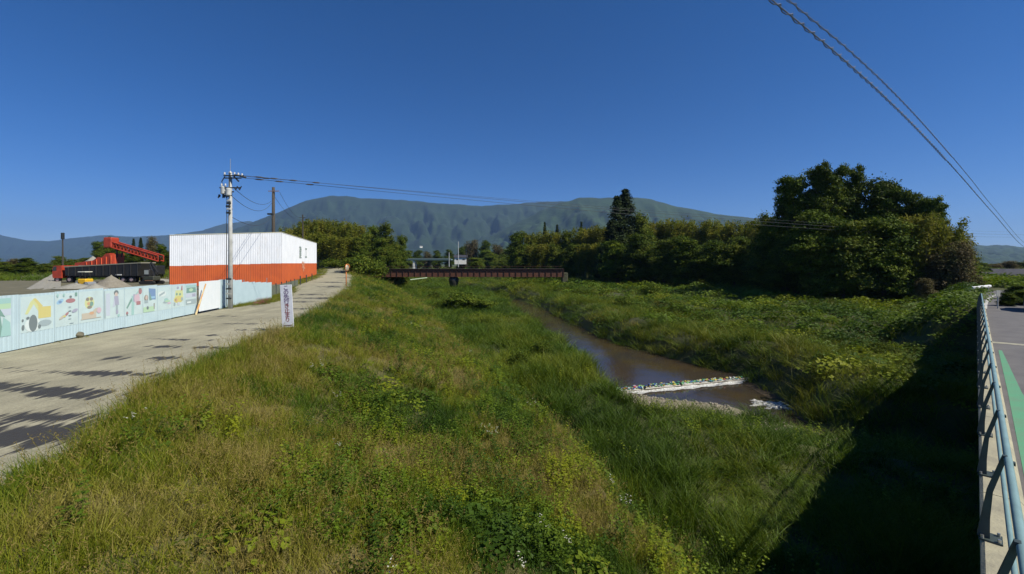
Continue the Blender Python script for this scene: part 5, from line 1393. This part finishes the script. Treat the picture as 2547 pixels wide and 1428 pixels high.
def leaf(V_, F_, T_, R, c, l, w, az, pitch, t0=0.0):
    b = len(V_); d = Vector((math.cos(az) * math.cos(pitch), math.sin(az) * math.cos(pitch), math.sin(pitch))); s = Vector((-math.sin(az), math.cos(az), R.uniform(-.4, .4))) * w; c = Vector(c)
    n = d.cross(s).normalized() * l * .12
    for p in (c, c + d * l * .45 + s - n * 0, c + d * l - n * 1.5, c + d * l * .45 - s, c + d * l * .5 - n): V_.append(tuple(p)); T_.append(t0)
    F_ += [(b, b + 4, b + 1), (b + 1, b + 4, b + 2), (b + 2, b + 4, b + 3), (b + 3, b + 4, b)]


def proto(colname, i, V_, F_, T_, m):
    me = bpy.data.meshes.new('%s_%02d' % (colname, i)); me.from_pydata(V_, [], F_); me.materials.append(m); set_attr(me, 'tip', T_)
    o = bpy.data.objects.new('%s_%02d' % (colname, i), me)
    c = bpy.data.collections.get(colname) or bpy.data.collections.new(colname); c.objects.link(o)


G_STOPS = [(0, (.036, .078, .007)), (.35, (.085, .145, .009)), (.6, (.185, .205, .013)), (.8, (.235, .22, .036)), (1, (.31, .255, .09))]
M_grass = veg_mat('grass_blades', G_STOPS, .55, .3)
M_straw = veg_mat('seed_heads', [(0, (.12, .15, .012)), (.5, (.20, .19, .022)), (1, (.28, .22, .05))], .6, .3, tiptint=(.27, .21, .06))
M_weed = veg_mat('weed_leaves', [(0, (.05, .10, .008)), (.5, (.12, .185, .011)), (1, (.24, .27, .012))], .6, .35)
M_flower = veg_mat('flower_stems', [(0, (.04, .07, .012)), (1, (.08, .1, .02))], .5, .2, tiptint=(.62, .62, .52))
M_pinkf = veg_mat('pink_blossom', [(0, (.04, .07, .012)), (1, (.08, .1, .02))], .5, .2, tiptint=(.55, .12, .2))

R_ = random.Random(5)
for i in range(5):       # grass tufts
    V_, F_, T_ = [], [], []
    for k in range(34):
        a = R_.random() * 2 * PI; r = .17 * math.sqrt(R_.random()); blade(V_, F_, T_, R_, r * math.cos(a), r * math.sin(a), R_.uniform(.28, .62), R_.uniform(.0035, .006), R_.uniform(0, .25), R_.random() * 2 * PI, R_.uniform(.03, .38))
    proto('grass_tufts', i, V_, F_, T_, M_grass)
for i in range(4):       # stems with seed heads
    V_, F_, T_ = [], [], []
    for k in range(9):
        a = R_.random() * 2 * PI; r = .15 * math.sqrt(R_.random()); x, y = r * math.cos(a), r * math.sin(a); h = R_.uniform(.5, .85); az = R_.random() * 2 * PI; ln = R_.uniform(.05, .3); cv = R_.uniform(.05, .35)
        blade(V_, F_, T_, R_, x, y, h, .0035, ln, az, cv)
        o = (ln + cv) * h; zz = h * (1 - .35 * cv)
        for j in range(7):
            tj = .74 + .26 * j / 7; oj = ln * tj * h + cv * tj * tj * h; leaf(V_, F_, T_, R_, (x + math.cos(az) * oj, y + math.sin(az) * oj, h * tj * (1 - .35 * cv * tj)), R_.uniform(.03, .055), .005, R_.random() * 6.28, R_.uniform(.2, 1.2), 1.0)
    for k in range(8):
        a = R_.random() * 2 * PI; r = .16 * math.sqrt(R_.random()); blade(V_, F_, T_, R_, r * math.cos(a), r * math.sin(a), R_.uniform(.25, .5), .005, R_.uniform(0, .4), R_.random() * 6.28, R_.uniform(.1, .8))
    proto('straw_tufts', i, V_, F_, T_, M_straw)
for i in range(4):       # leafy weeds (mugwort, knotweed)
    V_, F_, T_ = [], [], []
    for k in range(4):
        a = R_.random() * 2 * PI; r = .12 * R_.random(); x, y = r * math.cos(a), r * math.sin(a); h = R_.uniform(.3, .65); az = R_.random() * 6.28; ln = R_.uniform(0, .3)
        blade(V_, F_, T_, R_, x, y, h, .004, ln, az, .1)
        for j in range(13):
            t = .2 + .8 * j / 13; o = (ln * t + .1 * t * t) * h; leaf(V_, F_, T_, R_, (x + math.cos(az) * o, y + math.sin(az) * o, h * t), R_.uniform(.045, .08) * (1.2 - .5 * t), R_.uniform(.013, .023), j * 2.4 + R_.random(), R_.uniform(-.3, .5))
    proto('leafy_weeds', i, V_, F_, T_, M_weed)
for i in range(4):       # vine leaves mound
    V_, F_, T_ = [], [], []
    for k in range(60):
        a = R_.random() * 2 * PI; r = .5 * math.sqrt(R_.random()); z = .38 * (1 - (r / .55) ** 2) * R_.uniform(.5, 1.1) + .04
        leaf(V_, F_, T_, R_, (r * math.cos(a), r * math.sin(a), z), R_.uniform(.09, .15), R_.uniform(.04, .065), a + R_.uniform(-1.2, 1.2), R_.uniform(-.5, .3))
    proto('vine_mounds', i, V_, F_, T_, M_weed)
for i in range(4):       # tall reed grass
    V_, F_, T_ = [], [], []
    for k in range(30):
        a = R_.random() * 2 * PI; r = .22 * math.sqrt(R_.random()); blade(V_, F_, T_, R_, r * math.cos(a), r * math.sin(a), R_.uniform(.5, 1.0), R_.uniform(.006, .010), R_.uniform(0, .25), R_.random() * 6.28, R_.uniform(.1, .6))
    proto('reed_tufts', i, V_, F_, T_, M_grass)
for i in range(3):
    V_, F_, T_ = [], [], []
    for k in range(5):
        a = R_.random() * 2 * PI; r = .12 * R_.random(); x, y = r * math.cos(a), r * math.sin(a); h = R_.uniform(.45, .7); blade(V_, F_, T_, R_, x, y, h, .003, .1, a, .05)
        for j in range(3):
            cx_, cy_, cz_ = x + math.cos(a) * .15 * h + R_.uniform(-.04, .04), y + math.sin(a) * .15 * h + R_.uniform(-.04, .04), h + R_.uniform(-.06, .02)
            for q_ in range(5): leaf(V_, F_, T_, R_, (cx_, cy_, cz_), .018, .008, q_ * 1.257, .35, 1.0)
    proto('flower_stems', i, V_, F_, T_, M_flower)
V_, F_, T_ = [], [], []
for k in range(260):
    a = R_.random() * 2 * PI; r = .45 * math.sqrt(R_.random()); z = .45 * (1 - (r / .5) ** 2) * R_.uniform(.5, 1.05) + .03; leaf(V_, F_, T_, R_, (r * math.cos(a), r * math.sin(a), z), .05, .022, R_.random() * 6.28, R_.uniform(-.3, .8), 1.0 if R_.random() < .5 else 0.0)
proto('azalea', 0, V_, F_, T_, M_pinkf)

GN = {}
def gn_for(colname):
    if colname in GN: return GN[colname]
    g = bpy.data.node_groups.new('scatter_' + colname, 'GeometryNodeTree')
    g.interface.new_socket('Geometry', in_out='INPUT', socket_type='NodeSocketGeometry'); g.interface.new_socket('Geometry', in_out='OUTPUT', socket_type='NodeSocketGeometry')
    N = g.nodes; L = g.links; gi = N.new('NodeGroupInput'); go = N.new('NodeGroupOutput'); ip = N.new('GeometryNodeInstanceOnPoints')
    ci = N.new('GeometryNodeCollectionInfo'); ci.inputs['Collection'].default_value = bpy.data.collections[colname]; ci.inputs['Separate Children'].default_value = True; ci.inputs['Reset Children'].default_value = True
    def na(n, t):
        x = N.new('GeometryNodeInputNamedAttribute'); x.data_type = t; x.inputs['Name'].default_value = n; return x.outputs['Attribute']
    L.new(gi.outputs[0], ip.inputs['Points']); L.new(ci.outputs[0], ip.inputs['Instance']); ip.inputs['Pick Instance'].default_value = True
    L.new(na('idx', 'INT'), ip.inputs['Instance Index']); L.new(na('scl', 'FLOAT_VECTOR'), ip.inputs['Scale'])
    er = N.new('FunctionNodeEulerToRotation'); L.new(na('rot', 'FLOAT_VECTOR'), er.inputs[0]); L.new(er.outputs[0], ip.inputs['Rotation'])
    L.new(ip.outputs[0], go.inputs[0]); GN[colname] = g; return g


def scatter(name, colname, nv, X, Y, sxy, sz, tint, val, label, cat, tilt=.12, zoff=-.03):
    n = len(X); Z = ground(X, Y) + zoff
    me = bpy.data.meshes.new(name); me.vertices.add(n); me.vertices.foreach_set('co', np.stack([X, Y, Z], 1).astype(np.float32).ravel())
    def av(nm, t, key, arr):
        a = me.attributes.new(nm, t, 'POINT'); a.data.foreach_set(key, np.ascontiguousarray(arr).ravel())
    av('idx', 'INT', 'value', rng.integers(0, nv, n).astype(np.int32))
    av('rot', 'FLOAT_VECTOR', 'vector', np.stack([rng.normal(size=n) * tilt, rng.normal(size=n) * tilt, rng.random(n) * 6.283], 1).astype(np.float32))
    av('scl', 'FLOAT_VECTOR', 'vector', np.stack([sxy, sxy, sz], 1).astype(np.float32))
    av('tint', 'FLOAT', 'value', np.clip(tint, 0, 1).astype(np.float32)); av('val', 'FLOAT', 'value', val.astype(np.float32))
    o = link(name, me); md = o.modifiers.new('scatter', 'NODES'); md.node_group = gn_for(colname)
    tag(o, label, cat, kind='stuff'); print(name, n); return o


BANDS = [(2.5, 10, 1.0, 1.0), (10, 17, .62, 1.15), (17, 28, .34, 1.45), (28, 45, .16, 2.0), (45, 75, .065, 3.0), (75, 120, .026, 4.6), (120, 220, .0085, 7.5), (220, 420, .0022, 13)]


def sample(dens, zone, maxr=420, minr=0):
    XS, YS_, SS = [], [], []
    for r0, r1, k, s in BANDS:
        if r0 >= maxr or r1 <= minr: continue
        A = (r1 * r1 - r0 * r0) * 1.05; n = int(A * dens * k)
        a = (rng.random(n) - .5) * 2 * math.radians(60); r = np.sqrt(r0 * r0 + (r1 * r1 - r0 * r0) * rng.random(n))
        x, y = r * np.sin(a), r * np.cos(a); m = zone(x, y); XS.append(x[m]); YS_.append(y[m]); SS.append(np.full(m.sum(), s) * (1 + .15 * (r[m] - r0) / (r1 - r0)))
    return np.concatenate(XS), np.concatenate(YS_), np.concatenate(SS)


def railx(r, Y): return np.interp(Y, r[0], r[1])
def bd(x, y): return x * DN[0] + y * DN[1]
def z_slope(x, y): return (x > railx(R_C, y) - .05 + (vnoise(x * 1.3, y * 1.3, 31) - .5) * .5) & (x < railx(R_S, y) + 1.2) & (bd(x, y) < -.3)
def z_plain(x, y): return (x > railx(R_S, y) + .9) & (x < np.where(y < 22.4, railx(R_W1, y) - .1, railx(R_L, y) + .25)) & (bd(x, y) < 1.6)
def z_right(x, y): return (x > railx(R_W2, y) + .15) & ((bd(x, y) < -.05) | (y > 52)) & (y > 14)
def z_bankr(x, y): return (x > railx(R_W2, y) - .1) & (x < railx(R_B, y) + 10) & (bd(x, y) < 1.6)
def hscale(s): return 1 + (s - 1) * .10


def clump(x, y, seed): return fbm(x / 1.6, y / 1.6, seed, 3)


# levee slope
x, y, s = sample(42, z_slope)
n1 = fbm(x / 2.6, y / 2.6, 41, 4); n2 = vnoise(x / .8, y / .8, 42); edge = np.exp(-((x - railx(R_C, y)) / 1.2) ** 2)
tint = .53 + (n1 - .5) * 1.8 - .15 * np.clip((y - 14) / 20, 0, 1) + (n2 - .5) * .3 + rng.normal(size=len(x)) * .10
foot = np.exp(-((x - railx(R_S, y) + .1) / .8) ** 2); tint = tint + foot * .25
hh = .64 + (clump(x, y, 43) - .5) * .9 + edge * .15 - .25 * foot
scatter('slope_grass', 'grass_tufts', 5, x, y, s * (.9 + .3 * rng.random(len(x))), np.clip(hh, .35, 1.4) * hscale(s), tint, .9 + .45 * rng.random(len(x)), 'mixed green and straw coloured grass covering the levee slope', 'grass', .18)
x, y, s = sample(9, z_slope)
n1 = fbm(x / 2.6, y / 2.6, 41, 4); k = n1 + rng.random(len(x)) * .35 > .66 + .10 * np.clip((y - 14) / 20, 0, 1); x, y, s = x[k], y[k], s[k]
scatter('seed_grass', 'straw_tufts', 4, x, y, s, (.75 + .35 * rng.random(len(x))) * hscale(s), .5 + .5 * rng.random(len(x)), .85 + .35 * rng.random(len(x)), 'beige seed heads of tall grass on the levee slope', 'grass', .15)
x, y, s = sample(16, z_slope)
w1 = fbm(x / 2.2, y / 2.2, 51, 3); w0 = (x - railx(R_C, y)) / np.maximum(railx(R_S, y) - railx(R_C, y), 1); k = (w1 + (w0 - .5) * .30 - .2 * np.exp(-(w0 / .12) ** 2) + rng.random(len(x)) * .14 > .60); x, y, s = x[k], y[k], s[k]
scatter('leafy_weeds', 'leafy_weeds', 4, x, y, s * 1.1, (.8 + .6 * rng.random(len(x))) * hscale(s), .45 + (fbm(x / 1.1, y / 1.1, 53, 2) - .5) * 2.2, .85 + .3 * rng.random(len(x)), 'patches of bright leafy weeds among the slope grass', 'weeds', .15)
x, y, s = sample(3.2, z_slope)
w1 = fbm(x / 2.0 + 30, y / 2.0, 61, 3); w0 = (x - railx(R_C, y)) / np.maximum(railx(R_S, y) - railx(R_C, y), 1); k = w1 + (w0 - .5) * .26 - .2 * np.exp(-(w0 / .15) ** 2) > .57; x, y, s = x[k], y[k], s[k]
scatter('creeping_vines', 'vine_mounds', 4, x, y, s ** .8 * (.6 + .4 * rng.random(len(x))), (.6 + .5 * rng.random(len(x))) * hscale(s), .40 + (fbm(x / 1.5, y / 1.5, 63, 2) - .5) * 1.8, .8 + .3 * rng.random(len(x)), 'low mounds of creeping vine leaves on the levee slope', 'vines', .2)
x, y, s = sample(.45, z_slope, 40)
k = vnoise(x / 1.5, y / 1.5, 71) > .6; x, y, s = x[k], y[k], s[k]
scatter('wild_flowers', 'flower_stems', 3, x, y, s * .75, .9 + .2 * rng.random(len(x)), rng.random(len(x)), .9 + .2 * rng.random(len(x)), 'tiny white flowers dotted over the levee slope', 'flowers')
# flood plain
x, y, s = sample(19, z_plain)
n1 = fbm(x / 4, y / 4, 81, 4); tint = .33 + (n1 - .5) * .7 + rng.normal(size=len(x)) * .07
hh = .82 + (clump(x / 1.4, y / 1.4, 83) - .5) * 1.7
scatter('plain_grass', 'reed_tufts', 4, x, y, s * (.95 + .3 * rng.random(len(x))), np.clip(hh, .4, 1.4) * hscale(s), tint, .8 + .35 * rng.random(len(x)), 'tall fresh green grass covering the flood plain beside the river', 'grass', .14)
x, y, s = sample(3.5, z_plain)
k = fbm(x / 3, y / 3, 91, 3) > .56; x, y, s = x[k], y[k], s[k]
scatter('plain_weeds', 'leafy_weeds', 4, x, y, s * 1.3, (1.1 + .6 * rng.random(len(x))) * hscale(s), .35 + .5 * rng.random(len(x)), .8 + .3 * rng.random(len(x)), 'leafy weeds standing in the flood plain grass', 'weeds')
# right side
x, y, s = sample(17, z_bankr)
n1 = fbm(x / 4, y / 4, 101, 4); tint = .44 + (n1 - .5) * .8 + rng.normal(size=len(x)) * .08
hh = .8 + (clump(x / 1.4, y / 1.4, 103) - .5) * 1.2
scatter('bank_grass', 'reed_tufts', 4, x, y, s * (.95 + .3 * rng.random(len(x))), np.clip(hh, .4, 1.4) * hscale(s), tint, .75 + .35 * rng.random(len(x)), 'tall grass and weeds overhanging the right river bank', 'grass', .2)
x, y, s = sample(7, z_right)
far_ = (x - railx(R_B, y)) / 12; k = (far_ + (fbm(x / 5, y / 5, 111, 3) - .5) * 1.6 > .45); x, y, s = x[k], y[k], s[k]
scatter('meadow_vines', 'vine_mounds', 4, x, y, s ** .85 * (.7 + .4 * rng.random(len(x))), (.8 + .9 * clump(x / 2, y / 2, 113)) * s ** .5, .35 + (fbm(x / 3, y / 3, 115, 3) - .5) * 1.9 + rng.normal(size=len(x)) * .1, .75 + .35 * rng.random(len(x)), 'olive green vine leaves smothering the meadow in front of the wood', 'vines', .22)
x, y, s = sample(8, z_right)
tint = .48 + (fbm(x / 4, y / 4, 121, 3) - .5) * 1.0 + rng.normal(size=len(x)) * .08
scatter('meadow_grass', 'grass_tufts', 5, x, y, s * 1.2, (1.0 + .8 * (clump(x / 2, y / 2, 123) - .3)) * hscale(s), tint, .8 + .35 * rng.random(len(x)), 'rough meadow grass between the river and the wood', 'grass', .2)
def z_field(x, y): return (x < railx(R_F, y) - 26) & (y > 64 + 8 * vnoise(x / 9, y / 9, 7)) & (x > -400)
x, y, s = sample(9, z_field, 420, 60)
scatter('field_grass', 'grass_tufts', 5, x, y, s * 1.2, 1.3 * hscale(s), .5 + (fbm(x / 12, y / 12, 131, 3) - .5) * 1.2, .8 + .35 * rng.random(len(x)), 'rough green field beyond the construction yard', 'grass', .2)
# verge at the end of the fence, weeds along the fence foot and the road edges
def z_verge(x, y): return (x > railx(R_F, y) - .3) & (x < railx(R_F, y) + 1.5 * np.clip((y - 28.3) / 2.5, 0, 1)) & (y < 48) & (y > 28) | ((x > railx(R_F, y) + .03) & (x < railx(R_F, y) + .16) & (y < 29) & (vnoise(y * 1.2, x * 0, 5) > .45)) | ((np.abs(x - railx(R_F, y) + .3) < 1.0) & (y > 46))
x, y, s = sample(60, z_verge, 130)
scatter('verge_grass', 'grass_tufts', 5, x, y, s * .8, (.35 + .3 * rng.random(len(x))) * np.where(y < 28, .5, 1), .45 + .3 * rng.random(len(x)), .8 + .3 * rng.random(len(x)), 'short grass verge at the foot of the painted fence', 'grass')
fx = np.array([U(p, q_, 5.0).x for p, q_ in ((646, 762), (657, 757), (668, 752), (640, 765))]); fy = np.array([U(p, q_, 5.0).y for p, q_ in ((646, 762), (657, 757), (668, 752), (640, 765))])
for i in range(3):
    src = bpy.data.collections['azalea'].objects[0]; o = link('azalea_bush', src.data); o.location = (fx[i], fy[i], float(ground(fx[i], fy[i]))); s_ = [1.0, .8, .7][i]; o.scale = (s_, s_, s_ * 1.25)
    tag(o, ['pink flowering bush at the end of the painted fence, leftmost', 'pink flowering bush in the middle of the three', 'small pink flowering bush nearest the road'][i], 'bush')
